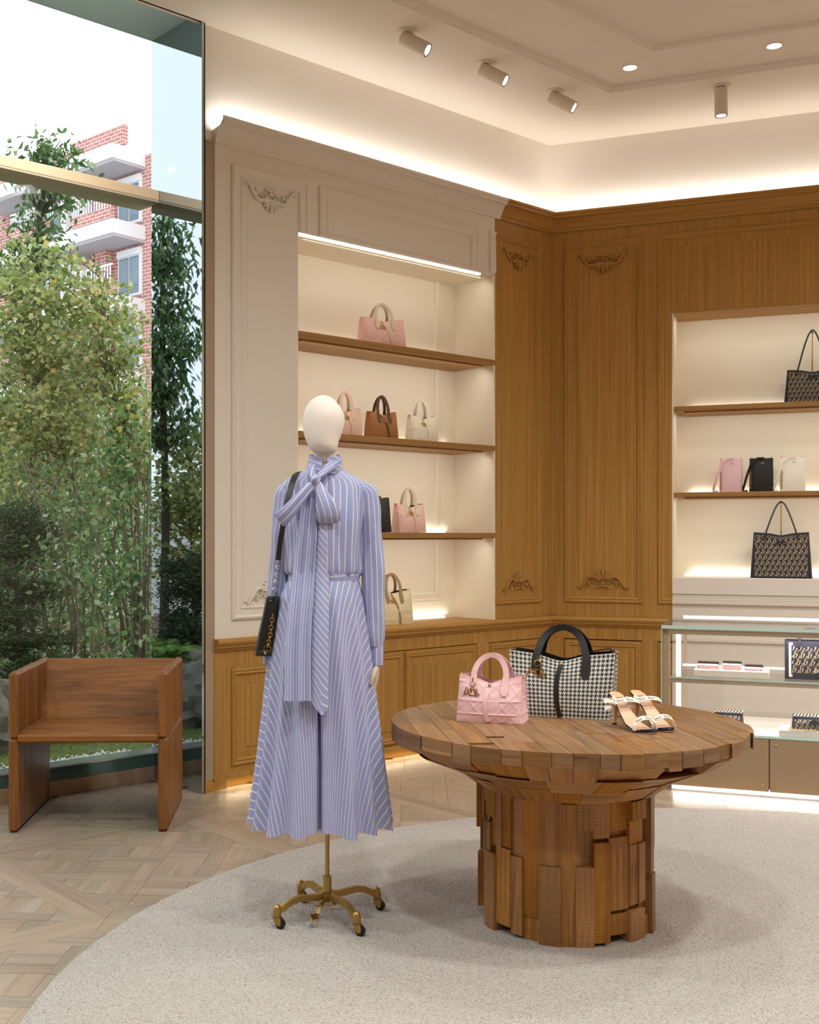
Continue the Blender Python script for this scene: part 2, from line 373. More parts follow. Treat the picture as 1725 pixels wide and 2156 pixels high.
# white upper part and its niche
NB, NT0, NT1 = .345, .575, 2.238
strip('pier', NT1, 2.797, -.36, 0, .807, 3.44, WHITE, WL); strip('header', NT0, NT1, -.36, 0, 3.06, 3.44, WHITE, WL)
strip('pier', -.03, NT0 - .002, -.36, 0, .807, 3.44, OAK, WL)
B(NT0, NT1, -.36, -NB, .807, 3.06).build('niche_back', CREAM, WL)
B(NT0 - .002, NT0 + .012, -NB, -.001, .807, 3.06).build('niche_side', CREAM, WL); B(NT1 - .008, NT1, -NB, -.001, .807, 3.06).build('niche_side', CREAM, WL)
B(NT0 + .012, NT1 - .01, -NB, -.03, 3.045, 3.062).build('niche_soffit', CREAM, WL)
B(NT0 + .13, NT1 - .01, -.028, -.008, 3.048, 3.061).build('led_strip', LEDN, WL)
for z in (2.508, 1.946, 1.376, .808): B(NT0 + .13, NT1 - .05, -NB + .002, -NB + .02, z, z + .012).build('led_strip', LEDW, WL)
MB().frame(.74, 2.9, .93, 3.3, [(0, 0), (0, .008), (.01, .012), (.04, .012), (.05, .008), (.05, 0)], -NB).clip((NT1 - .01, 0, 0), (-1, 0, 0)).build('niche_moulding', CREAM, WL)
WM = [(0, -.004), (0, .011), (.012, .016), (.024, .007), (.052, .007), (.062, .013), (.070, .004), (.074, -.004)]
f1 = MB().frame(2.16, 2.690, .905, 3.345, WM)
f1.clip((0, 0, 3.06), (0, 0, 1)).build('moulding', WHITE, WL); f1.clip((0, 0, 3.06), (0, 0, -1)).clip((NT1 + .001, 0, 0), (1, 0, 0)).build('moulding', WHITE, WL)
f2 = MB().frame(.742, 2.080, 2.85, 3.345, WM); f2.clip((0, 0, 3.075), (0, 0, 1)).build('moulding', WHITE, WL)
strip('moulding_foot', .742, 2.08, 0, .008, 3.062, 3.078, WHITE, WL)
f3 = MB().frame(.14, .632, .905, 3.345, WM)
f3.clip((0, 0, 3.075), (0, 0, 1)).clip((NT0, 0, 0), (1, 0, 0)).build('moulding', WHITE, WL)
f3b = MB().frame(.112, .632, .905, 3.335, MP); f3b.clip((NT0 - .002, 0, 0), (-1, 0, 0)).build('moulding', OAK, WL, (0, 0, 1))
field(2.32, 2.585, 1.01, 3.24, 0, WHITE, WL, .002); field(.84, 1.98, 3.09, 3.25, 0, WHITE, WL, .002); field(.19, .50, .99, 3.26, 0, OAK, WL, .003)
CORN = [(-.03, 3.436), (.012, 3.436), (.014, 3.452), (.022, 3.458), (.026, 3.470), (.036, 3.492), (.054, 3.514), (.072, 3.526), (.076, 3.536), (.086, 3.540), (.086, 3.556), (.078, 3.556), (.076, 3.520), (-.03, 3.500)]
MB().extr(CORN, .535, 2.80).build('cornice', WHITE, WL, (1, 0, 0), 30)
MB().extr(CORN, -.06, .535).build('cornice', OAK, WL, (1, 0, 0), 30)
B(-.04, 2.871, -.36, -.02, 3.435, 4.06).build('cove_wall', PLASTER, WL)
# ------------------------------------------------------------------ END WALL (x runs against t)
WR = struct('wall_right', (C.x, C.y, 0), aR)
RE = 3.9
B(-RE, 0, -.4, -.025, .06, .80).build('carcass', DARK, WR)
strip('base_rail', .03, -.80, -.025, 0, .655, .745, OAK, WR); strip('base_rail', .03, -.80, -.025, 0, .055, .088, OAK, WR)
for a, b in ((-.03, .086), (.612, .709)): strip('stile', -b, -a, -.025, 0, .088, .655, OAK, WR)
for a, b in ((.088, .610), (.711, 1.25)):
    d = B(-min(b, .80), -a, -.022, -.001, .092, .648, .001).build('cabinet_door', OAK, WR, (0, 0, 1))
    MB().frame(-b + .012, -a - .012, .104, .636, MS).clip((-.80, 0, 0), (1, 0, 0)).build('moulding', OAK, d, (1, 0, 0))
    if b < .7: field(-b + .09, -a - .09, .18, .56, 0, OAK, d)
MB().extr(RAIL, .03, -.802).build('dado_rail', OAK, WR, (1, 0, 0), 40)
strip('toe_kick', .06, -.80, -.09, -.06, 0, .06, GOLD, WR)
strip('pier', -.802, .03, -.36, 0, .807, 3.44, OAK, WR); strip('header', -RE, -.802, -.36, 0, 2.828, 3.44, OAK, WR)
B(-RE, -.803, -.38, -.33, 1.08, 2.83).build('niche_back', CREAM, WR); B(-.814, -.803, -.33, -.001, 1.08, 2.828).build('niche_side', CREAM, WR)
B(-RE, -.803, -.33, .0, .972, 1.08, .002).build('niche_base', CASEW, WR)
B(-RE, -.803, -.03, -.012, 0, 1.0).build('white_dado', WHITE, WR)
for z, h, y in ((.932, .012, .004), (.906, .026, .012), (.660, .024, .008)): B(-RE, -.803, -.012, y, z, z + h, .003).build('white_moulding', WHITE, WR)
B(-RE, -.86, -.328, -.312, 1.081, 1.094).build('led_strip', LEDW, WR)
B(-RE, -.86, -.328, -.312, 1.643, 1.650).build('led_strip', LEDW, WR)
MB().frame(-.612, -.096, .905, 3.352, MP).build('moulding', OAK, WR, (0, 0, 1)); field(-.525, -.183, 1.0, 3.262, 0, OAK, WR, .003)
fb = MB().frame(-RE, -.714, .905, 3.356, MP)
fb.clip((0, 0, 2.83), (0, 0, 1)).build('moulding', OAK, WR, (1, 0, 0)); fb.clip((0, 0, 2.83), (0, 0, -1)).clip((-.801, 0, 0), (1, 0, 0)).build('moulding', OAK, WR, (0, 0, 1))
field(-RE, -.80, 2.83, 3.27, 0, OAK, WR, .003)
MB().extr(CORN, -RE, .05).build('cornice', OAK, WR, (1, 0, 0), 30)
B(-RE, .04, -.36, -.02, 3.435, 4.06).build('cove_wall', PLASTER, WR)
# carved ornament, shared mesh
def ornament():
    m = MB()
    def sc2(pts, r): m.tube([(x, .004 + h, z) for x, z, h in pts], r, 6)
    for sx in (-1, 1):
        a = [(sx * (.030 + .13 * q), -.016 - .030 * math.sin(PI * min(1, q * 1.15)) + .062 * q ** 2.2, .002) for q in [k / 12 for k in range(13)]]
        sc2(a, [.005 + .006 * math.sin(PI * k / 12) for k in range(13)])
        sp = [(sx * (.034 + (.019 - .0011 * k) * math.cos(k * .55 + 3.4)), .000 + (.019 - .0011 * k) * math.sin(k * .55 + 3.4), .003) for k in range(16)]
        sc2(sp, [.005 - .0001 * k for k in range(16)])
        cp = [(sx * (.098 + (.020 - .0013 * k) * math.cos(-k * .5 + .2)), .012 + (.024 - .0015 * k) * math.sin(-k * .5 + .2), .003) for k in range(13)]
        sc2(cp, [.006 - .0002 * k for k in range(13)])
        for q in range(4):
            x = .062 + .013 * q; sc2([(sx * x, -.024 + .007 * q, 0), (sx * (x - .006), -.010 + .008 * q, .003), (sx * (x - .001), .006 + .006 * q, .002)], [.005, .005, .002])
        m.ball((sx * .168, .004, .030), .008, .007, .007, 6, 5)
        for q, (an, ln) in enumerate(((1.25, .050), (.95, .056), (.62, .060), (.30, .064))):
            pts = [(sx * (.008 + ln * tt * math.sin(an) + .006 * tt * tt), -.022 - ln * tt * math.cos(an) * 1.05 + .012 * tt * tt * math.sin(an), .002 + .004 * math.sin(PI * tt)) for tt in (0, .35, .7, .9, 1)]
            sc2(pts, [.004, .008, .009, .008, .004])
        sc2([(sx * .012, .022, .002), (sx * .028, .026, .003), (sx * .042, .038, .002)], [.007, .006, .003])
    sc2([(0, -.02, .003), (0, -.055, .006), (0, -.082, .006), (0, -.092, .003)], [.006, .012, .013, .006])
    m.ball((0, .006, .004), .012, .012, .012, 8, 6); m.ball((0, .004, .024), .016, .008, .010, 8, 5)
    return m
om = {k: ornament().mesh('carved_ornament', mt, (1, 0, 0), 60) for k, mt in (('w', WHITE), ('o', OAK))}
def put_orn(par, x, z, key, flip=False, sc_=1):
    o = bpy.data.objects.new('carved_ornament', om[key]); COL.objects.link(o); o.parent = par; o.location = (x, .003, z)
    o.scale = (sc_, 1, sc_)
    if flip: o.rotation_euler = (0, PI, 0)
put_orn(WL, 2.43, 3.222, 'w'); put_orn(WL, 2.43, 1.03, 'w', True)
put_orn(WL, .345, 3.216, 'o', False, .92); put_orn(WL, .345, 1.03, 'o', True, .92)
put_orn(WR, -.354, 3.226, 'o'); put_orn(WR, -.354, 1.04, 'o', True)
# ------------------------------------------------------------------ shelves
def shelf(frame, x0, x1, y0, z, th, label, grp):
    o = thing('wall_shelf', label, 'shelf', frame[0], frame[1], grp)
    B(x0, x1, y0, .004, z - th, z, .002).build('board', OAKS, o, (1, 0, 0))
    B(x0 + .06, x1 - .06, y0 + .01, -.05, z - th - .010, z - th, .002).build('underside_tray', OAKS, o, (1, 0, 0))
LF = ((C.x, C.y, 0), aL); RF = ((C.x, C.y, 0), aR)
for z, n in zip(LSH, ('topmost oak shelf in the white niche, carrying one pink tote', 'second oak shelf in the white niche, carrying three small totes', 'third oak shelf in the white niche, behind the blouse shoulder')):
    shelf(LF, NT0 + .001, NT1 - .009, -NB, z, .034, n, 'oak shelves in the white niche')
for z, n in zip(RSH, ('upper oak shelf in the oak-panelled wall, under the smaller navy tote', 'lower oak shelf in the oak-panelled wall, holding three bucket bags')):
    shelf(RF, -RE, -.815, -.328, z, .03, n, 'oak shelves in the end wall niche')
# ------------------------------------------------------------------ window: facade glass, transom, sill, mirror return
FS = -.492
W1 = struct('window_1', (C.x, C.y, 0), aL)
B(2.874, 9.5, FS - .02, FS, .145, 4.11).build('glass_pane', PANE, W1)
B(2.874, 9.5, FS - .14, FS + .07, 3.205, 3.262, .004).build('transom_face', BRONZE, W1)
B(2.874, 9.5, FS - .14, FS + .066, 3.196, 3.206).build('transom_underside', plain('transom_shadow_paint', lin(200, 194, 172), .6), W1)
B(1.5, 9.5, FS - .1, FS + .012, .075, .142, .002).build('sill_cladding', plain('sill_plant_reflection', lin(96, 136, 138), .12, .3), W1)  # teal reflection of the plants is painted into the cladding colour
B(1.5, 9.5, FS - .12, FS + .016, .140, .150, .002).build('sill_cap', plain('sill_aluminium', lin(215, 222, 228), .2, .8), W1)
B(1.5, 9.5, FS - .1, FS + .018, -.012, .075, .002).build('sill_base', plain('sill_oak_base', lin(190, 168, 142), .5), W1)
B(2.872, 9.5, -.50, .0, 4.112, 4.16).build('window_soffit', TEAL, W1)
B(2.872, 9.5, -.012, .0, 4.05, 4.115).build('soffit_edge', CEILM, W1)
W2 = struct('window_2', (C.x, C.y, 0), aL)
B(2.862, 2.876, FS - .013, -.004, 0, 4.112, .001).build('mirror_pane', MIRROR, W2)
B(2.855, 2.862, FS - .013, -.004, 0, 4.112).build('mirror_backing', DARK, W2)
# hidden rest of the room shell
def poly_slab(name, pts, z0, z1, m):
    o = MB().prism(pts, z0, z1).build(name, m); o['kind'] = 'structure'; return o
def xy(p): return (p.x, p.y)
PL9 = Lp(9.5, -.5); PR = Rp(RE, -.02)
FB = [xy(Lp(-.05, -.36)), xy(Lp(2.87, -.36)), xy(Lp(2.87, FS)), xy(PL9), (-4.6, -4.0), (5.6, -4.0), xy(Rp(RE, -.36)), xy(Rp(0, -.4))]
CB = [xy(Lp(-.02, -.05)), xy(Lp(9.5, -.005)), (-4.6, -4.0), (5.6, -4.0), xy(Rp(RE, -.05))]
CE = poly_slab('ceiling', CB, 4.05, 4.2, CEILM)
WALLM = plain('warm_wall_paint', lin(206, 184, 158), .8)
def wallseg(name, a, b, z1=4.2):
    a = V(a); b = V(b); d = (b - a); n = V((-d.y, d.x)).normalized() * .1
    o = MB().prism([xy(a), xy(b), xy(b + n), xy(a + n)], 0, z1).build(name, WALLM); o['kind'] = 'structure'
wallseg('wall_side', (PL9.x, PL9.y), (-4.6, -4.0)); wallseg('wall_back', (-4.6, -4.0), (5.6, -4.0)); wallseg('wall_far', (5.6, -4.0), (PR.x + .02, PR.y))
# ceiling mouldings
def corner(o):
    # point with s = o in both frames
    A = Matrix(((mL.x, mL.y), (mR.x, mR.y))); p = A.inverted() @ V((o, o)); return p
def ceil_mould(o0, prof, name='ceiling_moulding'):
    rings = []
    for st in (0, 1, 2):
        ring = []
        for do, dz in prof:
            o = o0 + do
            q = corner(o) + C if st == 1 else (Lp(7, o).to_2d() if st == 0 else Rp(RE, o).to_2d())
            ring.append((q.x, q.y, 4.05 + dz))
        rings.append(ring)
    MB().loft(rings).build(name, CEILM, CE)
ceil_mould(.845, [(0, .01), (0, -.022), (.012, -.030), (.024, -.016), (.04, -.012), (.05, .01)])
ceil_mould(1.345, [(0, .01), (0, -.018), (.014, -.026), (.03, -.012), (.045, .01)])
# ------------------------------------------------------------------ floor: versailles parquet
FLB = poly_slab('floor', FB, -.08, -.004, plain('floor_joint', lin(120, 98, 78), .8))
A0 = V((-.80, 4.03)); S = 1.03; bw = .075
def clip_poly(P, a, b):      # keep left of a->b
    out = []
    for i in range(len(P)):
        p, q = P[i], P[(i + 1) % len(P)]
        sp = (b[0] - a[0]) * (p[1] - a[1]) - (b[1] - a[1]) * (p[0] - a[0]); sq = (b[0] - a[0]) * (q[1] - a[1]) - (b[1] - a[1]) * (q[0] - a[0])
        if sp >= 0: out.append(p)
        if sp * sq < 0: t = sp / (sp - sq); out.append((p[0] + (q[0] - p[0]) * t, p[1] + (q[1] - p[1]) * t))
    return out
def parea(P): return abs(sum(P[i][0] * P[(i + 1) % len(P)][1] - P[(i + 1) % len(P)][0] * P[i][1] for i in range(len(P)))) / 2
def panel_pieces():
    out = []; s2 = S; w_ = bw
    out += [([(0, 0), (s2, 0), (s2 - w_, w_), (w_, w_)], 0), ([(s2, 0), (s2, s2), (s2 - w_, s2 - w_), (s2 - w_, w_)], 1), ([(s2, s2), (0, s2), (w_, s2 - w_), (s2 - w_, s2 - w_)], 0), ([(0, s2), (0, 0), (w_, w_), (w_, s2 - w_)], 1)]
    sq = [(w_, w_), (s2 - w_, w_), (s2 - w_, s2 - w_), (w_, s2 - w_)]
    c = s2 / 2; k = math.sqrt(.5); g = .172; P_ = g + w_; n = 4
    def add(x0, x1, y0, y1, d):
        P = [(c + (x - y) * k, c + (x + y) * k) for x, y in ((x0, y0), (x1, y0), (x1, y1), (x0, y1))]
        for i in range(4): P = clip_poly(P, sq[i], sq[(i + 1) % 4]) if P else P
        if len(P) > 2 and parea(P) > 4e-4: out.append((P, 2 + d))
    for i in range(-n, n):
        for j in range(-n, n):
            x, y = i * P_ - w_ / 2, j * P_ - w_ / 2
            if (i + j) % 2 == 0: add(x - g, x + w_, y, y + w_, 0)      # strip along x over the crossing on its right
            else: add(x, x + w_, y - g, y + w_, 1)
            if (i + j) % 2 == 1: add(x - g, x, y, y + w_, 0)
            else: add(x, x + w_, y - g, y, 1)
            if (i + j) % 2:
                add(x + w_, x + P_, y + w_, y + w_ + g / 2, 0); add(x + w_, x + P_, y + w_ + g / 2, y + P_, 0)
            else:
                add(x + w_, x + w_ + g / 2, y + w_, y + P_, 1); add(x + w_ + g / 2, x + P_, y + w_, y + P_, 1)
    return out
PP = panel_pieces(); allp = []
gd = [u_, mL, (u_ + mL).normalized(), (mL - u_).normalized()]
for i in range(-4, 6):
    for j in range(-6, 6):
        for P, d in PP:
            Q = [A0 + u_ * (p[0] + i * S) + mL * (p[1] + j * S) for p in P]; c = sum(Q, V((0, 0))) / len(Q)
            if not (-4.5 < c.x < 4.6 and -.5 < c.y < 7.9): continue
            q = c - C
            if q.dot(mL) < (-.1 if -q.dot(u_) < 2.85 else -.46) or q.dot(mR) < -.1: continue
            px = 700 + 2400 * c.x / max(c.y, .3); py = 1130 + 2400 * 1.35 / max(c.y, .3)
            rug = (c - V((1.6, 3.165))).length < 2.30
            vis = -10 < px < 1735 and py < 2175 and c.y > 1 and not rug
            allp.append((vis, -c.y, Q, d))
allp.sort(key=lambda e: (not e[0], -e[1]))
rest = MB(); rest.t = []
def shrink(Q, c, e): return [(c + (p - c) * (1 - e / max((p - c).length, .01))) for p in Q]
for k, (vis, _, Q, d) in enumerate(allp):
    c = sum(Q, V((0, 0))) / len(Q); Q2 = shrink(Q, c, .0011); z1 = rnd.uniform(-.0004, .0004)
    g = gd[d].to_3d(); m = MB() if k < 300 else rest
    if k < 300:
        m.prism([(p.x - c.x, p.y - c.y) for p in Q2], -.005, z1); o = m.build('plank', FLOORW, FLB, g, 0); o.location = (c.x, c.y, 0)
    else:
        rest.prism([xy(p) for p in Q2], -.005, 0); h = gd[d].orthogonal(); of = rnd.uniform(0, 40)
        rest.t = rest.t[:len(rest.v) - 2 * len(Q2)] + [(p.dot(gd[d]) + of, p.dot(h) + of) for p in Q2] * 2
stuff(rest.build('planks', FLOORW, FLB))
# ------------------------------------------------------------------ rug
RUGM = NT('boucle_wool'); o_ = RUGM.obj()
vo = RUGM.new('ShaderNodeTexVoronoi'); RUGM.set(vo, 'Vector', o_); vo.inputs['Scale'].default_value = 150
n1 = RUGM.noise(o_, 120, 3); n2 = RUGM.noise(o_, 14, 3)
f = RUGM.math('ADD', RUGM.math('MULTIPLY', vo.outputs[0], .6), RUGM.math('MULTIPLY', n1, .6))
cc = RUGM.ramp(f, [(.25, lin(202, 196, 192)), (.6, lin(192, 182, 175)), (.85, lin(164, 148, 134))])
RUGM.set(RUGM.b, 0, cc); RUGM.b.inputs['Roughness'].default_value = .95; RUGM.b.inputs['Sheen Weight'].default_value = .2
RUGM.bump(RUGM.math('MULTIPLY', f, -1), .9, .012)
m = MB(); N = 420; rr = [2.462 + .006 * noise.noise(V((math.cos(a) * 14, math.sin(a) * 14, 0))) + .005 * noise.noise(V((math.cos(a) * 60, math.sin(a) * 60, 3))) for a in [2 * PI * k / N for k in range(N)]]
rings = [[(rr[k] * q * math.cos(2 * PI * k / N), rr[k] * q * math.sin(2 * PI * k / N), z) for k in range(N)] for q, z in ((1, 0), (1, .008), (.997, .012), (.9, .012), (.5, .012), (.02, .012))]
o = m.loft(rings).build('rug', RUGM.m, None, None, 60); o.location = (1.60, 3.165, 0)
tag(o, 'large round cream boucle rug under the table and mannequin', 'rug')
RZ = .012
# ------------------------------------------------------------------ wooden armchair
ch = thing('armchair', 'boxy oiled-wood armchair of solid panels in front of the window', 'chair', (-1.117, 5.20, 0), math.radians(1.43))
gy, gz, gx = (0, 1, 0), (0, 0, 1), (1, 0, 0)
for sx in (-1, 1):
    a, b = sorted((sx * .319, sx * .361))
    B(a, b, 0, .68, .426, .73, .012).build('arm', CHAIRW, ch, gz)
    B(a, b, .0, .68, .002, .428, .012).build('leg', CHAIRW, ch, gz)
    B(a + .004, b - .004, .01, .67, 0, .003).build('foot_pad', BLACKM, ch)
m = MB(); m.M = Matrix(((0, 0, 1, 0), (1, 0, 0, 0), (0, 1, 0, 0), (0, 0, 0, 1)))
m.prism([(.475, .44), (.615, .726), (.66, .726), (.54, .44)], -.32, .32).build('backrest', CHAIRW, ch, gx)
B(-.325, .325, .004, .66, .408, .446, .008).build('seat', CHAIRW, ch, gx)
B(-.31, .31, .30, .34, .385, .41, .003).build('seat_rail', CHAIRW, ch, gx)
for sx in (-1, 1): MB().tube([(sx * .312, .02, .445), (sx * .312, .47, .445)], .010, 6).build('corner_fillet', CHAIRW, ch, gy)
# ------------------------------------------------------------------ block table
tb = thing('display_table', 'round pedestal table assembled from rough wooden blocks on the rug', 'table', (.8226, 4.0, RZ))
PR_ = [(0, .300), (.465, .300), (.495, .315), (.527, .378), (.555, .446), (.582, .512), (.618, .566), (.645, .598), (.668, .612), (.70, .613)]
def prof(z): return interp(z, [p[0] for p in PR_], [p[1] for p in PR_])
MB().lathe([(.01, .03), (.262, .03), (.262, .47), (.285, .50), (.42, .568), (.525, .622), (.57, .648), (.01, .648)], 28).build('core', TABLEW, tb, gz)
def sector(a0, a1, ri, r0, r1, z0, z1, n=3):
    m = MB(); A = [a0 + (a1 - a0) * k / n for k in range(n + 1)]
    vs = []; L = n + 1
    for rr_, z in ((ri, z0), (r0, z0), (r1, z1), (ri, z1)): vs += [(rr_ * math.cos(a), rr_ * math.sin(a), z) for a in A]
    fs = []
    for q in range(4):
        p = (q + 1) % 4
        for k in range(n): fs.append((q * L + k, q * L + k + 1, p * L + k + 1, p * L + k))
    fs += [(0, L, 2 * L, 3 * L), (n, 3 * L + n, 2 * L + n, L + n)]
    return m.add(vs, fs)
a = 0; k = 0
tr = random.Random(21)
while a < 2 * PI - .06:
    da = tr.uniform(.13, .29); a1 = min(a + da, 2 * PI)
    if 2 * PI - a1 < .1: a1 = 2 * PI
    z = tr.choice((.0, .0, .0, .0, .012, .03)) ; base = tr.uniform(-.02, .008)
    while z < .47:
        h = tr.choice((.08, .12, .2, .26, .34, .46)); z1 = min(z + h, .485)
        if .485 - z1 < .05: z1 = .485
        j = base + tr.uniform(-.022, .010); gap = tr.choice((0, 0, 0, 0, .012, .02))
        sp = tr.random()
        if sp < .3 and a1 - a > .2:
            am = a + (a1 - a) * tr.uniform(.4, .6); j2 = base + tr.uniform(-.03, .008)
            o = sector(a + .002, am, .18, .3 + j, .3 + j, z, z1 - gap - .001, 1 if tr.random() < .5 else 2).build('wood_block', TABLEW, tb, gz)
            o = sector(am + .002, a1, .18, .3 + j2, .3 + j2, z + tr.uniform(0, .03), z1 - .001, 2).build('wood_block', TABLEW, tb, gz)
        else:
            o = sector(a + .002, a1, .18, .3 + j, .3 + j, z, z1 - gap - .001, tr.choice((1, 3, 3))).build('wood_block', TABLEW, tb, gz)
        z = z1
    a = a1
for q, (z0, z1, n) in enumerate(((.474, .526, 19), (.522, .588, 21), (.584, .652, 23))):
    a = tr.uniform(0, .3); end = a + 2 * PI
    while a < end - .05:
        a1 = min(end, a + tr.uniform(.6, 1.5) * 2 * PI / n)
        if end - a1 < .08: a1 = end
        if tr.random() > .02:
            j = tr.uniform(-.010, .012); r0, r1 = prof(z0), prof(z1)
            tg = V((-math.sin((a + a1) / 2), math.cos((a + a1) / 2), 0))
            sector(a + .002, a1 - .001, min(r0, r1) - .13, r0 + j, r1 + j - .002, z0 + tr.uniform(-.004, .004), z1 - tr.choice((0, 0, 0, .006)), 3).build('wood_block', TABLEW, tb, tg if tr.random() < .7 else gz)
        a = a1
rt = .613; x = -.62; ang = math.radians(4); ca, sa = math.cos(ang), math.sin(ang)
circ = [(math.cos(2 * PI * k / 72), math.sin(2 * PI * k / 72)) for k in range(72)]
while x < .615:
    x1 = x + tr.uniform(.045, .085); y = -.65 + tr.uniform(-.15, 0)
    while y < .62:
        y1 = y + tr.uniform(.14, .46); re = rt + tr.uniform(-.006, .005)
        P = [(x + .0008, y + .0008), (x1 - .0008, y + .0008), (x1 - .0008, y1 - .0008), (x + .0008, y1 - .0008)]
        if tr.random() < .16: P[2] = (P[2][0], y1 - .03); P[3] = (P[3][0], y1 - .03)
        for q in range(72):
            if P: P = clip_poly(P, (circ[q][0] * re, circ[q][1] * re), (circ[(q + 1) % 72][0] * re, circ[(q + 1) % 72][1] * re))
        if len(P) > 2 and parea(P) > 3e-4:
            P = [(px * ca - py * sa, px * sa + py * ca) for px, py in P]
            MB().prism(P, .645 - tr.choice((0, .006, .014)), .691 + tr.uniform(-.0006, .0006)).build('plank', TABLET, tb, (-sa, ca, 0))
        y = y1
    x = x1
TZ = RZ + .6915
# ------------------------------------------------------------------ lettering
def glyph(c):
    q = []
    def r(x0, x1, z0, z1): q.append([(x0, z0), (x1, z0), (x1, z1), (x0, z1)])
    def arc(cx, cz, ro, rzo, ri, rzi, a0, a1, n=9):
        for k in range(n):
            a, b = [a0 + (a1 - a0) * (k + e) / n for e in (0, 1)]
            q.append([(cx + ro * math.cos(a), cz + rzo * math.sin(a)), (cx + ro * math.cos(b), cz + rzo * math.sin(b)), (cx + ri * math.cos(b), cz + rzi * math.sin(b)), (cx + ri * math.cos(a), cz + rzi * math.sin(a))])
    if c == 'D': r(.09, .25, 0, 1); r(0, .34, 0, .06); r(0, .34, .94, 1); arc(.25, .5, .53, .5, .36, .44, -PI / 2, PI / 2); return q, .86
    if c == 'i': r(.08, .23, 0, .62); r(0, .31, 0, .05); r(0, .15, .57, .62); arc(.155, .84, .1, .1, 0, 0, 0, 2 * PI, 6); return q, .36
    if c == 'o': arc(.29, .31, .29, .33, .14, .28, 0, 2 * PI, 10); return q, .64
    if c == 'r': r(.08, .23, 0, .62); r(0, .33, 0, .05); r(0, .15, .57, .62); r(.23, .34, .46, .60); r(.32, .48, .48, .64); return q, .52
    if c == 'I': r(.12, .28, 0, 1); r(0, .4, 0, .07); r(0, .4, .93, 1); return q, .46
    if c == 'O': arc(.38, .5, .38, .5, .22, .42, 0, 2 * PI, 12); return q, .82
    if c == 'R': r(.09, .25, 0, 1); r(0, .34, 0, .06); r(0, .34, .94, 1); arc(.25, .73, .36, .27, .2, .2, -PI / 2, PI / 2, 6); q.append([(.3, .5), (.46, .5), (.76, 0), (.56, 0)]); return q, .8
def text(mb, s, h, fn, slant=0):
    u = 0
    for c in s:
        q, adv = glyph(c)
        for P in q: mb.add([fn((u + x + slant * z) * h, z * h) for x, z in P], [tuple(range(len(P)))])
        u += adv
    return u * h
def textw(s): return sum(glyph(c)[1] for c in s)
# ------------------------------------------------------------------ tote bags
def smin(a, b): return min(a, b)
class Bag:
    def __init__(s, W, H, D, taper=.0, dtop=.45, pinch=.25, dip=.02, wing=.0, bul=.01, quilt=0, per=.06, sag=0, ew=1.25):
        s.__dict__.update(locals())
    def pt(s, a, b, v, off=0):
        w = s.W / 2 * (1 - s.taper * v); d = s.D / 2 * (1 - (1 - s.dtop) * v ** s.ew)
        x = w * a * (1 - .04 * b ** 8); y = d * b * (1 - .10 * a ** 8)
        if abs(a) > .999: x -= math.copysign(s.pinch * v * (1 - b * b) * s.D / 2, a)
        y += b * s.bul * math.sin(PI * min(1, v * 1.05)) * max(0, 1 - a ** 4)
        z = s.H * v - s.dip * v ** 3 * math.exp(-(a / .34) ** 2) + s.wing * v ** 3 * abs(a) ** 2
        o = off
        if s.quilt and v > .001:
            U = a * s.W / 2 if abs(b) > .999 else b * s.D / 2 + s.W * .31; Z = v * s.H
            p = s.per; f = lambda t: abs((t / p) % 1 - .5) * 2
            dd = min(1 - f(U + Z), 1 - f(U - Z)); dh = min(abs((Z / (p * 1.0)) % 1 - .5 - .06), abs((Z / p) % 1 - .5 + .06)) * 2
            dd = min(dd, dh * 1.2) * p
            o += s.quilt * (1 - math.exp(-dd / .0045)) - s.quilt
        o += s.sag * noise.noise(V((x * 14 + s.W * 31, z * 14, b * 2)))
        if abs(b) > .999: y += math.copysign(o, b)
        else: x += math.copysign(o, a)
        return V((x, y, z))
    def loop(s, nx, ny):
        L = [(-1 + 2 * k / nx, -1, s.W * k / nx) for k in range(nx)] + [(1, -1 + 2 * k / ny, s.W + s.D * k / ny) for k in range(ny)]
        L += [(1 - 2 * k / nx, 1, s.W + s.D + s.W * k / nx) for k in range(nx)] + [(-1, 1 - 2 * k / ny, 2 * s.W + s.D + s.D * k / ny) for k in range(ny)]
        return L + [(-1, -1, 2 * s.W + 2 * s.D)]
    def body(s, par, m, lining, nx=30, ny=10, nv=18, name='body'):
        L = s.loop(nx, ny); rings = []; uvs = []
        for k in range(nv + 1):
            v = k / nv; rings.append([s.pt(a, b, v) for a, b, _ in L]); uvs.append([(q, v * s.H) for _, _, q in L])
        MB().loft(rings, False, True, False, uvs).build(name, m, par, None, 50)
        rr_ = []
        for v, sh in ((1, 0), (1.001, .004), (.97, .006), (.45, .012)):
            rr_.append([V((p.x - math.copysign(min(abs(p.x), sh), p.x), p.y - math.copysign(min(abs(p.y), sh), p.y), p.z)) for p in [s.pt(a, b, v) for a, b, _ in L[:-1]]])
        MB().loft(rr_, True, False, True).build('lining', lining, par, None, 40)
    def front(s, x, z, off=.002):
        v = max(0, min(1, z / s.H)); w = s.W / 2 * (1 - s.taper * v)
        return s.pt(max(-.985, min(.985, x / w)), -1, v, off)
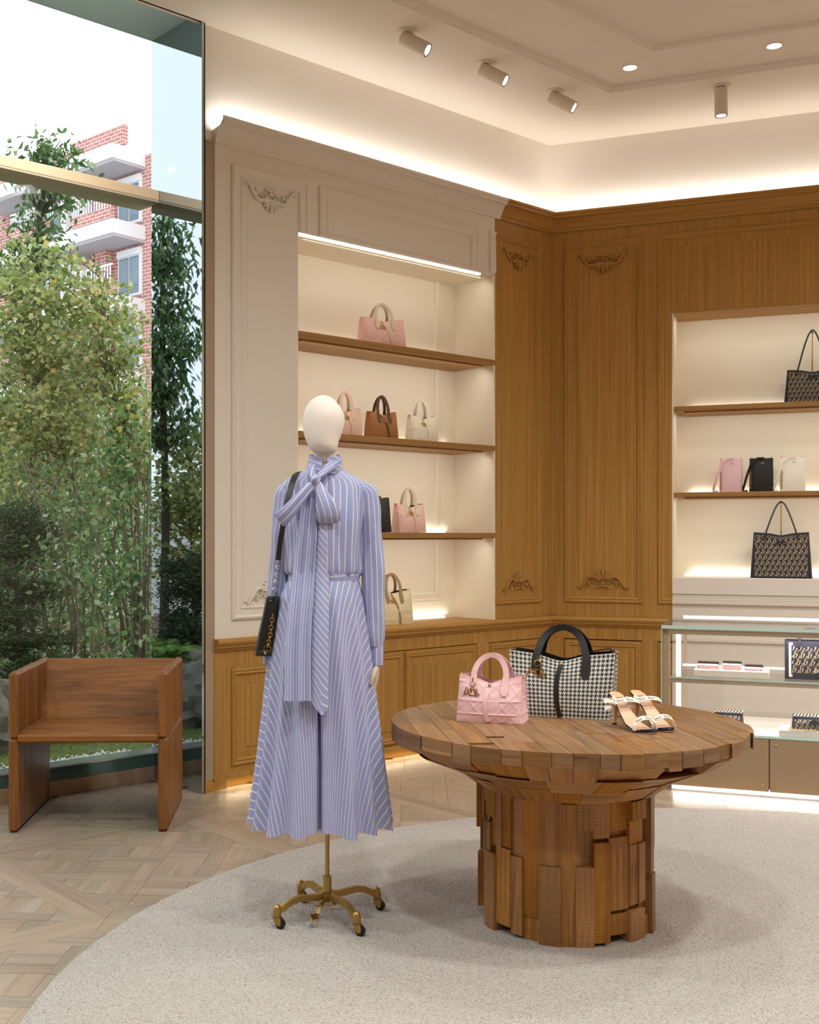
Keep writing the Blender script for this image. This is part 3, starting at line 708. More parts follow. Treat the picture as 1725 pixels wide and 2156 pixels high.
def arch_handle(par, bag, m, hx, hh, wd, sy, leg=.62, name='handle', th=.004, tip=True):
    pts = []; n = 16
    for v in (leg, leg + .07, (leg + 1) / 2, .96):
        p = bag.pt(-hx / (bag.W / 2), -1, v, .004); pts.append((p.x, p.y, p.z))
    y0 = pts[-1][1]; z0 = pts[-1][2]
    for k in range(1, n):
        a = PI * k / n; q = math.sin(a); pts.append((-hx * math.cos(a) * (1 - .06 * q), y0 * (1 - .75 * q), z0 + hh * q ** .82))
    pts += [(-p[0], p[1], p[2]) for p in pts[3::-1]]
    if sy > 0: pts = [(x, -y, z) for x, y, z in pts]
    ws = [wd * .55, wd * 1.25, wd * 1.3, wd] + [wd * (1 - .18 * math.sin(PI * k / n)) for k in range(1, n)] + [wd, wd * 1.3, wd * 1.25, wd * .55]
    MB().ribbon(pts, lambda p, T: T.cross(V((0, 1, 0))) if abs(T.x) + abs(T.z) > .1 else V((1, 0, 0)), ws, th).build(name, m, par, None, 50)
def charm(par, p, h):
    m = MB(); p = V(p)
    m.tube([p + V((h * .25 * math.cos(a), -.002, h * .3 + h * .25 * math.sin(a))) for a in [2 * PI * k / 10 for k in range(10)]], h * .05, 5, True)
    m.tube([p + V((0, 0, h * .9)), p + V((0, -.002, h * .5))], h * .07, 5)
    for q, (c, dx, an) in enumerate((('D', -.75, .35), ('I', -.25, .12), ('O', .05, -.12), ('R', .55, -.3))):
        qs, adv = glyph(c); Rm = Matrix.Rotation(an, 3, 'Y')
        for P in qs:
            f = [p + V((dx * h * .55, -.003 - .0016 * q, 0)) + Rm @ V(((x_ - adv / 2) * h * .62, 0, (z_ - 1.15) * h * .72)) for x_, z_ in P]
            n = len(f); m.add(f + [e + V((0, -.0025, 0)) for e in f], [tuple(range(n)), tuple(range(n, 2 * n))] + [(k, (k + 1) % n, n + (k + 1) % n, n + k) for k in range(n)])
    return m.build('charm', GOLD, par)
def tote(label, loc, rz, W, H, D, m, sm, hh, group=None, lining=DARK, charm_h=.028, cat='handbag', hx=.2, wd=.022, strap='centre', **kw):
    o = thing('tote_bag', label, cat, loc, rz, group); g = Bag(W, H, D, **kw)
    fine = kw.get('quilt', 0) > 0
    g.body(o, m, lining, 56 if fine else 26, 20 if fine else 8, 36 if fine else 12)
    arch_handle(o, g, sm, hx * W, hh, wd, -1); arch_handle(o, g, sm, hx * W, hh * .97, wd, 1)
    zt = H - g.dip
    pts = []
    for k in range(9):
        q = k / 8; x = (.0 if strap == 'centre' else -.06 * W) + (-.04 * W * math.sin(PI * q) if strap == 'centre' else .17 * W * (1 - (1 - q) ** 2)) * 1
        pts.append(g.front(x, zt * (1 - q) + .004, .004))
    MB().ribbon([pts[0] + V((0, D * .12, .004))] + pts, V((1, 0, 0)), wd * .62, .0035).build('closing_strap', sm, o, None, 50)
    p0 = g.front(0 if strap == 'centre' else -.06 * W, zt, .0)
    MB().ball((p0.x, p0.y, p0.z + .004), .006, .005, .007, 8, 5).build('clasp', GOLD, o, None, 60)
    for sx in (-1, 1):
        p = g.pt(sx * .97, -.0, 1); MB().tube([(p.x + .006 * math.cos(q), 0, p.z - .004 + .006 * math.sin(q)) for q in [2 * PI * k / 10 for k in range(10)]], .0014, 5, True).build('side_ring', GOLD, o, None, 60)
    pc = g.front(-hx * W if strap == 'centre' else -.07 * W, H * .80, .007); charm(o, pc, charm_h)
    return o, g
# on the table
tote('pale pink quilted leather tote on the round wooden table', (.566, 4.028, TZ), math.radians(-20), .236, .150, .150, PINKL, PINKL, .085, None, plain('pink_suede', lin(206, 150, 152), .8), .036, hx=.25, wd=.021, quilt=.0036, per=.052, dtop=.50, pinch=.55, dip=.016, wing=.010, bul=.014, taper=.03, sag=.005)
o, g = tote('black and white houndstooth tweed tote on the round wooden table', (.842, 4.150, TZ), math.radians(-20), .352, .222, .17, HOUND, BLACK, .105, None, BLACK, .046, hx=.24, wd=.027, dtop=.62, pinch=.25, dip=.022, wing=.012, bul=.014, taper=-.12, sag=.007)
p = g.pt(1, .2, .95); MB().ribbon([g.pt(1, -.2, .55, .003), g.pt(1, 0, .8, .004), g.pt(1, .1, .98, .006), g.pt(.8, .6, 1) + V((0, 0, .012)), g.pt(.45, .9, 1) + V((0, 0, .006))], V((0, 1, 0)), .016, .004).build('shoulder_strap', BLACK, o, None, 50)
# white niche
yl = math.radians(40.55 - 14)
def niche(t, z, label, W, H, D, m, sm, hh, s=-.17, **kw):
    return tote(label, Lp(t, s, z), yl, W, H, D, m, sm, hh, 'handbags on the white niche shelves', charm_h=.03, wd=.02, strap='side', **dict(dict(dtop=.42, pinch=.3, dip=.012, wing=.01, bul=.012, sag=.004, taper=.02), **kw))
niche(1.435, 2.508, 'wide pink jacquard tote with sand handles, alone on the topmost niche shelf', .295, .178, .14, PINKF, SAND, .105)
niche(1.735, 1.946, 'blush leather mini tote half hidden behind the mannequin head', .195, .165, .12, BLUSH, BLUSH, .112)
niche(1.437, 1.946, 'tan suede mini tote with dark brown handles', .195, .165, .12, TANL, BROWNL, .112, quilt=.002, per=.06)
niche(1.085, 1.946, 'cream quilted mini tote on the second niche shelf', .195, .165, .12, CREAML, CREAML, .112, quilt=.003, per=.06)
o, g = niche(1.50, 1.376, 'black quilted bag peeking out behind the blouse sleeve', .20, .205, .12, BLACK, BLACK, .03, quilt=.003, per=.06)
niche(1.20, 1.376, 'pink tweed mini tote with sand handles, beside the black quilted bag', .20, .172, .12, PINKF, SAND, .115)
niche(1.375, .808, 'beige quilted tote with taupe handles on the dado ledge', .265, .205, .14, BEIGEG, TAUPE, .115, s=-.15, quilt=.003, per=.06)
# end wall niche
yr = math.atan2(v_.y, v_.x)
def oblique(par, g, cw, chh, H, x0, x1, z0, z1, mat_=PRINT, name='monogram_print'):
    m = MB(); h = chh * .62; nrow = int((z1 - z0) / chh) + 1
    for r in range(nrow):
        z = z0 + r * chh; off = (r * .42 % 1) * cw
        x = x0 - off
        while x < x1:
            for c, dx, dz, sc_ in (('D', 0, .12, 1.05), ('i', .50, .42, .8), ('o', .56, -.18, .8), ('r', .82, .15, .8)):
                qs, adv = glyph(c)
                for P in qs:
                    f = [(x + dx * cw + (xx + .22 * zz) * h * sc_, z + dz * chh + zz * h * sc_) for xx, zz in P]
                    if all(x0 < e[0] < x1 and z0 < e[1] < z1 for e in f): m.add([g.front(e[0], e[1], .0012) for e in f], [tuple(range(len(f)))])
            x += cw
    return stuff(m.build(name, mat_, par, None, 0, False))
def canvas_tote(label, loc, rz, W, H, D, hh, cw, chh):
    o = thing('canvas_tote', label, 'handbag', loc, rz, 'navy patterned totes'); g = Bag(W, H, D, taper=.10, dtop=.7, pinch=.05, dip=.014, wing=.006, bul=.006)
    g.body(o, NAVY, DARK, 26, 8, 14)
    hw = W * .45; oblique(o, g, cw, chh, H, -hw, hw, .008, H - .012)
    for sx in (-1, 1):
        p = g.front(sx * W * .29, H * .86, .002)
        MB().tube([p + V((.012 * math.cos(q), -.002, .011 * math.sin(q))) for q in [2 * PI * k / 14 for k in range(14)]], .0032, 6, True).build('eyelet', GOLD, o, None, 60)
    pts = []
    for k in range(25):
        q = k / 24; a = PI * q; x = -W * .29 * math.cos(a) * (1 - .12 * math.sin(a)) ; zz = H * .86 + hh * (1 - abs(math.cos(a)) ** 1.7)
        pa = g.front(0, H * .95, 0).y; yy = interp(math.sin(a), [0, .35, 1], [pa - .012, pa - .004, pa * .1]); pts.append((x, yy, zz))
    MB().tube(pts, .0055, 7).build('handle', BLACK, o, None, 60)
    p = g.front(0, H * .83, .006)
    m = MB()
    for sx in (-1, 1): m.ribbon([p, p + V((sx * .018, -.003, .004)), p + V((sx * .03, -.002, .0)), p + V((sx * .016, -.004, -.003))], V((0, 0, 1)), .008, .004); m.tube([p, p + V((sx * .018, -.003, -.012)), p + V((sx * .034, -.002, -.020))], .0026, 5)
    m.ball(p, .006, .005, .006, 6, 5); m.build('bow', BLACK, o)
    return o
canvas_tote('smaller navy patterned tote with raised handles, on the upper oak shelf', Rp(1.665, -.17, 2.211), yr, .345, .215, .14, .295, .028, .030)
canvas_tote('large navy patterned tote with raised handles on the white niche base', Rp(1.475, -.17, 1.081), yr, .378, .292, .16, .248, .034, .036)
def handle_stand(label, loc, h, lbl=None):
    o = thing('handle_stand', label, 'display stand', loc, yr, 'bag stands in the end wall niche')
    B(-.04, .04, -.04, .04, 0, .004, .001).build('foot_plate', GOLDM, o); MB().tube([(0, 0, .004), (0, 0, h * .62)], .0048, 8).build('lower_tube', GOLDM, o, None, 60); MB().tube([(0, 0, h * .62), (0, 0, h - .01)], .0036, 8).build('upper_tube', GOLDM, o, None, 60)
    B(-.007, .007, -.006, .006, h - .012, h + .004, .001).build('hook', STEEL, o)
handle_stand('slim rod stand lifting the handles of the smaller navy tote', Rp(1.665, -.235, 2.211), .478); handle_stand('slim rod stand lifting the handles of the large navy tote', Rp(1.475, -.248, 1.081), .50)
def ring_chain(m, pts, r, t):
    P = [V(p) for p in pts]; L = [0]
    for i in range(1, len(P)): L.append(L[-1] + (P[i] - P[i - 1]).length)
    n = int(L[-1] / (r * 1.5))
    for k in range(n):
        d = L[-1] * (k + .5) / n; i = max(1, min(len(P) - 1, int(np.searchsorted(L, d)))); q = (d - L[i - 1]) / max(1e-6, L[i] - L[i - 1])
        c = P[i - 1].lerp(P[i], q); T = (P[i] - P[i - 1]).normalized(); a = T.orthogonal().normalized(); b = T.cross(a)
        s_ = (a * math.cos(.6) + b * math.sin(.6)) if k % 2 else (b * math.cos(.6) - a * math.sin(.6))
        m.tube([c + T * r * 1.1 * math.cos(e) + s_ * r * .75 * math.sin(e) for e in [2 * PI * j / 8 for j in range(8)]], t, 4, True)
    return m
for t, mt, label, W in ((1.165, plain('pink_calf', lin(232, 196, 204), .4), 'pink bucket bag with drooping strap, first in its row', .145), (1.354, BLACK, 'black bucket bag between the pink and the white one', .15), (1.545, plain('white_calf', lin(246, 241, 230), .45), 'cream white bucket bag with strap, last in its row', .155)):
    o = thing('bucket_bag', label, 'handbag', Rp(t, -.19, 1.642), yr, 'bucket bags in a row'); g = Bag(W, .224, .10, taper=.0, dtop=.8, pinch=.15, dip=.004, wing=.0, bul=.004, sag=.002); g.body(o, mt, DARK, 14, 6, 10)
    x = -W / 2
    MB().ribbon([(W * .12, -.045, .222), (-W * .15, -.058, .222), (-W * .42, -.066, .185), (x - .015, -.07, .10), (x - .034, -.066, .03), (x - .036, -.045, .006), (x - .01, -.035, .012)], lambda p, T: V((T.z, -.3, -T.x)), .015, .004).build('strap', mt, o, None, 50)
    ring_chain(MB(), [(x + .012, -.054, .14), (x + .010, -.056, .02)], .006, .0013).build('chain', GOLD, o, None, 60)
    for sx in (-1, 1): MB().tube([(sx * W * .42 + .006 * math.cos(q), -.02, .228 + .006 * math.sin(q)) for q in [2 * PI * k / 8 for k in range(8)]], .0014, 4, True).build('ring', GOLD, o)
    m = MB(); h = .009; text(m, 'Dior', h, lambda a, b: g.front(a - textw('Dior') * h / 2 + .01, .19 + b, .0012)); m.build('stamp', GOLD if mt is BLACK else TAUPE, o, None, 0, False)
# ------------------------------------------------------------------ sandals
def sandal(label, loc, rz, flip):
    o = thing('sandal', label, 'shoe', loc, rz, 'pair of strappy sandals')
    # local: toe towards -y, heel at +y
    ys = [-.105, -.095, -.075, -.045, -.01, .03, .065, .095, .118, .125]
    zs = [.012, .010, .009, .010, .022, .052, .083, .100, .108, .109]
    ws = [.012, .040, .064, .076, .068, .054, .048, .052, .044, .018]
    xs = [.012, .010, .006, .002, -.004, -.006, -.003, 0, 0, 0]
    sg = -1 if flip else 1
    def sole(th, z_off, wk, name, mat_, i0=0, i1=10):
        rings = []
        for i in range(i0, i1):
            h = ws[i] / 2 * wk; x = xs[i] * sg; z = zs[i] + z_off
            rings.append([V((x + h, ys[i], z)), V((x + h * .6, ys[i], z + .001)), V((x - h * .6, ys[i], z + .001)), V((x - h, ys[i], z)), V((x - h * .9, ys[i], z - th)), V((x + h * .9, ys[i], z - th))])
        MB().loft(rings).build(name, mat_, o, None, 40)
    sole(.007, 0, 1.0, 'sole_edge', NAVY); sole(.002, .0016, .90, 'insole', NUDE); sole(.003, .0035, 1.02, 'toe_pad', NAVY, 0, 3); sole(.003, -.0065, .96, 'outsole', NUDE, 0, 5)
    MB().loft([[(r * math.cos(a), y + r * math.sin(a), z) for a in [2 * PI * k / 10 for k in range(10)]] for r, y, z in ((.020, .098, .098), (.013, .104, .075), (.0075, .110, .03), (.0065, .112, .006), (.007, .112, .0))]).build('heel', NUDE, o, None, 60)
    MB().lathe([(.0072, .0), (.0072, .006)], 10, (0, .112)).build('heel_tip', BLACKM, o)
    def band(y0, y1, hgt, wd, x0, x1, zc, ta, name):
        n = 20; P = []
        for k in range(n + 1):
            a = PI * k / n; P.append(V(((x0 + x1) / 2 - (x1 - x0) / 2 * math.cos(a), y0 + (y1 - y0) * k / n, zc + hgt * math.sin(a) ** .8)))
        MB().ribbon(P, V((0, .75, .66)), wd, .0022).build(name, RIBW, o, None, 60)
        sd = V((0, .75, .66)); m = MB()
        Ls = [0]
        for k in range(n): Ls.append(Ls[-1] + (P[k + 1] - P[k]).length)
        def fn(u):
            i = max(1, min(n, int(np.searchsorted(Ls, u)))); return P[i - 1].lerp(P[i], (u - Ls[i - 1]) / (Ls[i] - Ls[i - 1])), (P[i] - P[i - 1]).normalized()
        h = wd * .62
        for u0 in ta:
            def f2(u, z):
                c, T = fn(min(Ls[-1], max(0, u0 * Ls[-1] + u))); s_ = (sd - T * sd.dot(T)).normalized(); nn = T.cross(s_)
                return c + s_ * (z - h / 2) + nn * .0018
            text(m, 'Dior', h, f2)
        m.build('lettering', KPRINT, o, None, 0, False)
    band(-.062, -.060, .040, .017, -.041 + xs[2] * sg, .043 + xs[2] * sg, .008, (.22, .50), 'toe_strap')
    band(.040, .040, .016, .018, -.052, .052, .078, (.18, .50), 'ankle_strap')
    kx = -sg * -.056 if flip else -.056
    m = MB(); m.ball((kx, .038, .086), .011, .010, .011, 8, 6)
    for dx, dz in ((-.020, .010), (-.018, -.014), (.006, .018)):
        m.ribbon([(kx, .038, .086), (kx + dx * .6 * (1 if kx < 0 else -1), .034, .086 + dz * .8), (kx + dx * 1.7 * (1 if kx < 0 else -1), .036, .086 + dz)], V((0, .4, 1)), [.008, .015, .017], .003)
    m.build('bow', RIBW, o, None, 50)
    m = MB(); text(m, 'Dior', .010, lambda a, b: V((kx - .016 + a * .8, .024, .078 + b)), .1); m.build('lettering', KPRINT, o, None, 0, False)
sandal('nearer sandal of the pair, its white ribbon knotted toward the houndstooth tote', (1.008, 3.822, TZ), math.radians(18), False)
sandal('farther sandal of the pair, its ribbon knotted on the outer side', (1.092, 3.862, TZ), math.radians(18), True)
# ------------------------------------------------------------------ mannequin
mq = thing('mannequin', 'headed linen mannequin in a striped blue blouse and long skirt on a brass wheeled stand', 'mannequin', (-.018, 4.0, RZ))
def zpx(y): return 1.35 + (1130 - y) / 600 - RZ
HD = [(571, .620, .0386, .045, -.012), (566, .618, .0405, .052, -.014), (545, .610, .0465, .064, -.014), (510, .606, .052, .074, -.010), (480, .601, .0555, .080, -.006), (440, .600, .0615, .087, -.001), (400, .602, .0667, .092, .003), (340, .607, .0720, .097, .006), (280, .610, .0743, .098, .008), (240, .611, .0725, .096, .008), (200, .609, .0682, .090, .008), (150, .606, .0590, .078, .007), (100, .604, .0433, .058, .006), (70, .606, .027, .036, .006), (52, .608, .008, .010, .006)]
rings = []
for yz, cx, hw, hd, oy in HD:
    x0 = (cx * 1000 / 4.313 + 540 - 689) / 600; z = zpx(820 + yz / 4.313)
    rings.append([(x0 + hw * math.sin(a), oy - hd * math.cos(a) * (1 if math.cos(a) > 0 else .96), z) for a in [2 * PI * k / 28 for k in range(28)]])
MB().loft(rings).build('head', MANN, mq, None, 60)
MB().loft([[(-.008 + r * math.sin(a), .004 - r * math.cos(a), z) for a in [2 * PI * k / 22 for k in range(22)]] for r, z in ((.06, 1.52), (.044, 1.56), (.0405, 1.60), (.0415, 1.634))]).build('neck', MANN, mq, None, 60)
TR = [(1.600, .042, .044), (1.578, .052, .050), (1.566, .078, .056), (1.552, .108, .062), (1.534, .140, .068), (1.512, .153, .078), (1.48, .152, .090), (1.44, .150, .102), (1.40, .147, .110), (1.36, .143, .114), (1.32, .140, .114), (1.28, .139, .114), (1.25, .139, .114), (1.228, .140, .113), (1.212, .137, .110), (1.202, .126, .101), (1.196, .119, .094), (1.18, .117, .092)]
def torso(th, z, k=0):
    zs = [t[0] for t in TR][::-1]; a = interp(z, zs, [t[1] for t in TR][::-1]); b = interp(z, zs, [t[2] for t in TR][::-1])
    g = math.exp(-((z - 1.215) / .05) ** 2)
    w_ = .007 * noise.noise(V((math.sin(th) * 4, math.cos(th) * 4, z * 4))) + .0045 * noise.noise(V((math.sin(th) * 7, math.cos(th) * 7, z * 9 + math.sin(th) * 3))) + g * .004 * math.sin(th * 21 + 3 * noise.noise(V((th * 2, 0, 1)))) + .004 * math.exp(-((z - 1.33) / .1) ** 2) * math.sin(th * 9)
    cx = -.012 + .004 * (1.4 - z); s_ = 1 if z < 1.53 else .4
    return V((cx + (a + w_ * s_) * math.sin(th), .012 - (b + w_ * s_) * math.cos(th), z))
def ringloft(m, fn, zs, n, us):
    rings = []; uvs = []
    for z in zs:
        rings.append([fn(2 * PI * k / n - PI, z) for k in range(n + 1)]); uvs.append([us(2 * PI * k / n - PI, z) for k in range(n + 1)])
    return m.loft(rings, False, False, False, uvs)
zz = [1.600, 1.578, 1.566, 1.552, 1.534, 1.512, 1.495] + [1.48 - .0125 * k for k in range(21)] + [1.222, 1.212, 1.206, 1.200, 1.194, 1.18]
ringloft(MB(), torso, zz, 120, lambda th, z: (th * .128, z)).build('blouse', BLUE, mq, None, 70)
# collar stand with an open v in front
m = MB(); rings = []; uvs = []; n = 48
for q, (dr, f) in enumerate(((0, 0), (.002, .5), (.004, 1), (-.001, 1.0), (-.003, .4), (-.003, 0))):
    ring = []; uv = []
    for k in range(n + 1):
        th = -.02 + (2 * PI - .3) * k / n + .16; top = 1.612 + .020 * math.sin(th / 2) ** 1.2; bot = 1.556 + .008 * (1 - math.cos(th)) / 2
        r = .050 + .012 * (1 - f) + dr
        ring.append(V((-.008 + r * 1.06 * math.sin(th), .006 - r * math.cos(th), bot + (top - bot) * f))); uv.append((bot + (top - bot) * f + th * .02, th * .05))
    rings.append(ring); uvs.append(uv)
m.loft(rings, False, False, False, uvs).build('collar', BLUE, mq, None, 70)
def sleeve(P, rs, name='sleeve', n=40, tw=0):
    P = [V(p) for p in P]; L = 0; rings = []; uvs = []; m = len(P)
    # densify
    Q = []; RR = []
    for i in range(m - 1):
        for k in range(7): q = k / 7; Q.append(P[i].lerp(P[i + 1], q)); RR.append(rs[i] + (rs[i + 1] - rs[i]) * q)
    Q.append(P[-1]); RR.append(rs[-1])
    for _ in range(3): Q = [Q[0]] + [(Q[i - 1] + Q[i] * 2 + Q[i + 1]) / 4 for i in range(1, len(Q) - 1)] + [Q[-1]]
    for i, p in enumerate(Q):
        T = (Q[min(i + 1, len(Q) - 1)] - Q[max(i - 1, 0)]).normalized(); a = V((1, 0, 0)); a = (a - T * a.dot(T)).normalized(); b = T.cross(a)
        if i: L += (p - Q[i - 1]).length
        ring = []; uv = []
        for k in range(n + 1):
            e = 2 * PI * k / n; r = RR[i] * (1 + .16 * noise.noise(V((math.cos(e) * 1.3 + P[0].x * 9, math.sin(e) * 1.3, L * 8))) + .05 * noise.noise(V((math.cos(e) * 2, math.sin(e) * 2, L * 26))))
            ring.append(p + a * r * math.cos(e) + b * r * 1.15 * math.sin(e)); uv.append((e * .042, L))
        rings.append(ring); uvs.append(uv)
    return MB().loft(rings, False, True, True, uvs).build(name, BLUE, mq, None, 70)
sleeve([(.118, .012, 1.515), (.148, .010, 1.492), (.152, .010, 1.42), (.156, .010, 1.33), (.160, .008, 1.22), (.163, .004, 1.10), (.168, -.006, .985), (.171, -.012, .948)], [.022, .031, .037, .040, .040, .040, .036, .026])
sleeve([(-.132, .012, 1.515), (-.150, .012, 1.492), (-.158, .014, 1.42), (-.164, .020, 1.33), (-.172, .030, 1.22), (-.184, .036, 1.10), (-.197, .034, .985), (-.203, .032, .948)], [.024, .034, .035, .034, .034, .034, .032, .026])
for x, y in ((.172, -.013), (-.205, .031)):
    rings = [[(x + r * math.cos(a), y + r * 1.2 * math.sin(a), z) for a in [2 * PI * k / 24 for k in range(25)]] for r, z in ((.024, .958), (.0245, .955), (.024, .890), (.0225, .889), (.0215, .894), (.0215, .95))]
    uvs = [[(k / 24 * .15, r_[0][2]) for k in range(25)] for r_ in rings]
    MB().loft(rings, False, False, False, uvs).build('cuff', BLUE, mq, None, 50)
def hand(x, y, z0, sg):
    m = MB(); m.M = Matrix.Translation((x, y, z0)) @ Matrix.Rotation(sg * .12, 4, 'Y') @ Matrix.Rotation(-.12, 4, 'X')
    # thin across x (palm faces the body), wide along y, fingers hang down
    m.loft([[(sx_ * hx * 1.0, yy * hy + cy, z) for sx_, yy in [(math.cos(a), math.sin(a)) for a in [2 * PI * k / 14 for k in range(14)]]] for hx, hy, cy, z in ((.013, .017, 0, .03), (.013, .019, 0, 0), (.014, .027, 0, -.022), (.014, .032, 0, -.05), (.012, .032, 0, -.072), (.008, .028, 0, -.082))])
    for k, (yy, ln) in enumerate(((-.026, .062), (-.009, .070), (.009, .066), (.024, .052))):
        d = -sg
        m.tube([(0, yy, -.070), (.002 * d, yy * 1.02, -.082), (.006 * d, yy * 1.04, -.082 - ln * .40), (.014 * d, yy * 1.02, -.082 - ln * .72), (.022 * d, yy, -.082 - ln)], [.0085, .0085, .0080, .0072, .0050], 8)
        for q in (.42, .74): m.tube([(.006 * d * q / .4 + .0 * d, yy * 1.03 + .0089 * math.cos(a), -.082 - ln * q + .0) if False else (.0065 * d + .012 * d * (q - .4) + .0084 * math.sin(a), yy * 1.03 + .0084 * math.cos(a), -.082 - ln * q) for a in [2 * PI * j / 8 for j in range(8)]], .0008, 4, True)
    m.tube([(0, -.016, -.012), (-.006 * sg, -.034, -.030), (-.010 * sg, -.043, -.052), (-.013 * sg, -.044, -.074)], [.011, .0105, .009, .006], 8)
    return m.build('hand', HANDW, mq, None, 50)
hand(.172, -.014, .893, 1); hand(-.205, .030, .893, -1)
# skirt
SK = [(1.215, .117, .094, -.010), (1.195, .120, .098, -.012), (1.17, .132, .112, -.016), (1.13, .146, .128, -.02), (1.05, .160, .142, -.022), (.92, .178, .158, -.024), (.74, .191, .172, -.022), (.56, .208, .188, -.020), (.43, .222, .200, -.020), (.335, .233, .210, -.020)]
sz = [k[0] for k in SK][::-1]
FP = [(-2.75, .8), (-2.2, .7), (-1.62, 1.0), (-1.15, .9), (-.72, 1.0), (-.34, .75), (.42, 1.0), (.82, .85), (1.22, 1.0), (1.66, .8), (2.2, .9), (2.75, .8)]
def fold(th):
    s_ = 0
    for c, a in FP:
        d = (th - c + PI) % (2 * PI) - PI; s_ += a * math.exp(-(d / .125) ** 2)
    return s_ - .42
def slit(th): return math.exp(-((th + .03) / .035) ** 2)
def skirt(th, z):
    q = (1.215 - z) / .88; a, b, cx = [interp(z, sz, [k[j] for k in SK][::-1]) for j in (1, 2, 3)]
    A = .24 * max(0, q) ** .8; d = 1 + A * fold(th + .03 * math.sin(q * 4 + th * 3)) - .30 * slit(th) * min(1, q * 1.4)
    dz = -.016 * fold(th) * q ** 6
    return V((cx + a * d * math.sin(th), .006 - b * d * math.cos(th), z + dz))
def sku(th, z):
    rho = .16 + (1.215 - z) * 1.03; ph = th * .95
    return (rho * math.sin(ph) * .66, rho * math.cos(ph))
ringloft(MB(), skirt, [1.215 - .88 * (k / 40) for k in range(41)], 360, sku).build('skirt', BLUE, mq, None, 80)
m = MB(); rings = []; uvs = []
for dr, z in ((-.003, 1.178), (.004, 1.179), (.005, 1.194), (.004, 1.2125), (-.003, 1.2135)):
    rings.append([V((-.011 + (.1215 + dr) * math.sin(t_), .006 - (.0985 + dr) * math.cos(t_), z + .008 * math.sin(t_))) for t_ in [2 * PI * k / 60 for k in range(61)]]); uvs.append([(z, k / 60) for k in range(61)])
m.loft(rings, False, False, False, uvs).build('belt', BLUE, mq, None, 60)
# tie: knot, two loops and two long tails
def yfront(z, x=0):
    if z > 1.2: th = math.asin(max(-.95, min(.95, (x + .012) / .145))); return torso(th, z).y
    return -(interp(z, sz, [k[2] for k in SK][::-1]) * (1.05 + .08 * min(1, max(0, 1.2 - z) * 2))) + .004
def cloth_strip(pts, ws, name, tilt=0, th=.003, pleat=0, n=10, diag=0, point=0):
    P = [V(p) for p in pts]; rings = []; uvs = []; L = 0
    for i, p in enumerate(P):
        if i: L += (p - P[i - 1]).length
        w_ = ws[i]; ring = []; uv = []
        for side in (0, 1):
            for k in (range(n + 1) if side == 0 else range(n, -1, -1)):
                q = k / n - .5; x = q * w_; y = -pleat * (.5 + .5 * math.sin(q * 2 * PI * 2.5 + i * .05)) + (th if side else 0) + .010 * (q * 2) ** 2
                dz = 0
                if point and i == len(P) - 1: dz = point * (1 - abs(q - .12) * 2)
                ring.append(p + V((x, y, -dz))); uv.append(((x * (1 if not pleat else 2.2) + diag * L), L))
        rings.append(ring); uvs.append(uv)
    return MB().loft(rings, True, True, True, uvs).build(name, BLUE, mq, None, 60)
zt = [1.50, 1.44, 1.36, 1.28, 1.22, 1.15, 1.05, .95, .87, .79]
cloth_strip([(-.056 - .042 * min(1, (1.50 - z) / .5), yfront(z, -.07) - .012, z) for z in zt], [.035, .055, .066, .074, .078, .082, .084, .086, .088, .090], 'tie_tail', pleat=.014, n=30)
cloth_strip([(-.012 - .012 * min(1, (1.44 - z) / .5), yfront(z, -.02) - .012, z) for z in [1.44, 1.36, 1.28, 1.22, 1.15, 1.05, .95, .87, .775]], [.03, .036, .045, .050, .054, .056, .058, .058, .058], 'tie_tail', diag=-.85, point=.035)
def bow_loop(pts, ws, ts, name):
    P = [V(p) for p in pts]; rings = []; uvs = []; L = 0; n = 16
    for i, p in enumerate(P):
        T = (P[min(i + 1, len(P) - 1)] - P[max(i - 1, 0)]).normalized(); sd = T.cross(V((0, 1, 0))).normalized()
        if i: L += (p - P[i - 1]).length
        rings.append([p + sd * ws[i] / 2 * math.cos(a) + V((0, 1, 0)) * ts[i] * math.sin(a) * (1 + .25 * math.cos(3 * a)) for a in [2 * PI * k / n for k in range(n + 1)]]); uvs.append([(ws[i] / 2 * math.cos(a), L) for a in [2 * PI * k / n for k in range(n + 1)]])
    return MB().loft(rings, False, True, True, uvs).build(name, BLUE, mq, None, 60)
ky = -.100
bow_loop([(-.040, ky, 1.530), (-.062, ky - .012, 1.505), (-.095, ky - .020, 1.465), (-.130, ky - .022, 1.425), (-.158, ky - .014, 1.398), (-.166, ky - .008, 1.392)], [.014, .030, .042, .050, .058, .052], [.008, .012, .012, .012, .009, .004], 'bow_loop')
bow_loop([(-.034, ky, 1.528), (-.022, ky - .014, 1.495), (-.008, ky - .022, 1.455), (.004, ky - .024, 1.415), (.006, ky - .018, 1.392), (.006, ky - .012, 1.384)], [.016, .040, .066, .088, .080, .058], [.009, .015, .018, .016, .010, .004], 'bow_loop')
bow_loop([(-.026, ky + .004, 1.544), (-.034, ky - .010, 1.538), (-.042, ky - .014, 1.530), (-.052, ky - .006, 1.520)], [.016, .026, .026, .018], [.008, .012, .012, .008], 'bow_knot')
cloth_strip([(.030, -.058, 1.602), (.010, -.074, 1.578), (-.018, -.090, 1.552), (-.038, -.104, 1.536)], [.045, .046, .036, .024], 'collar_fold', diag=.4)
cloth_strip([(-.052, -.056, 1.592), (-.054, -.072, 1.572), (-.050, -.088, 1.552), (-.042, -.104, 1.536)], [.016, .026, .028, .022], 'collar_fold', diag=.3)
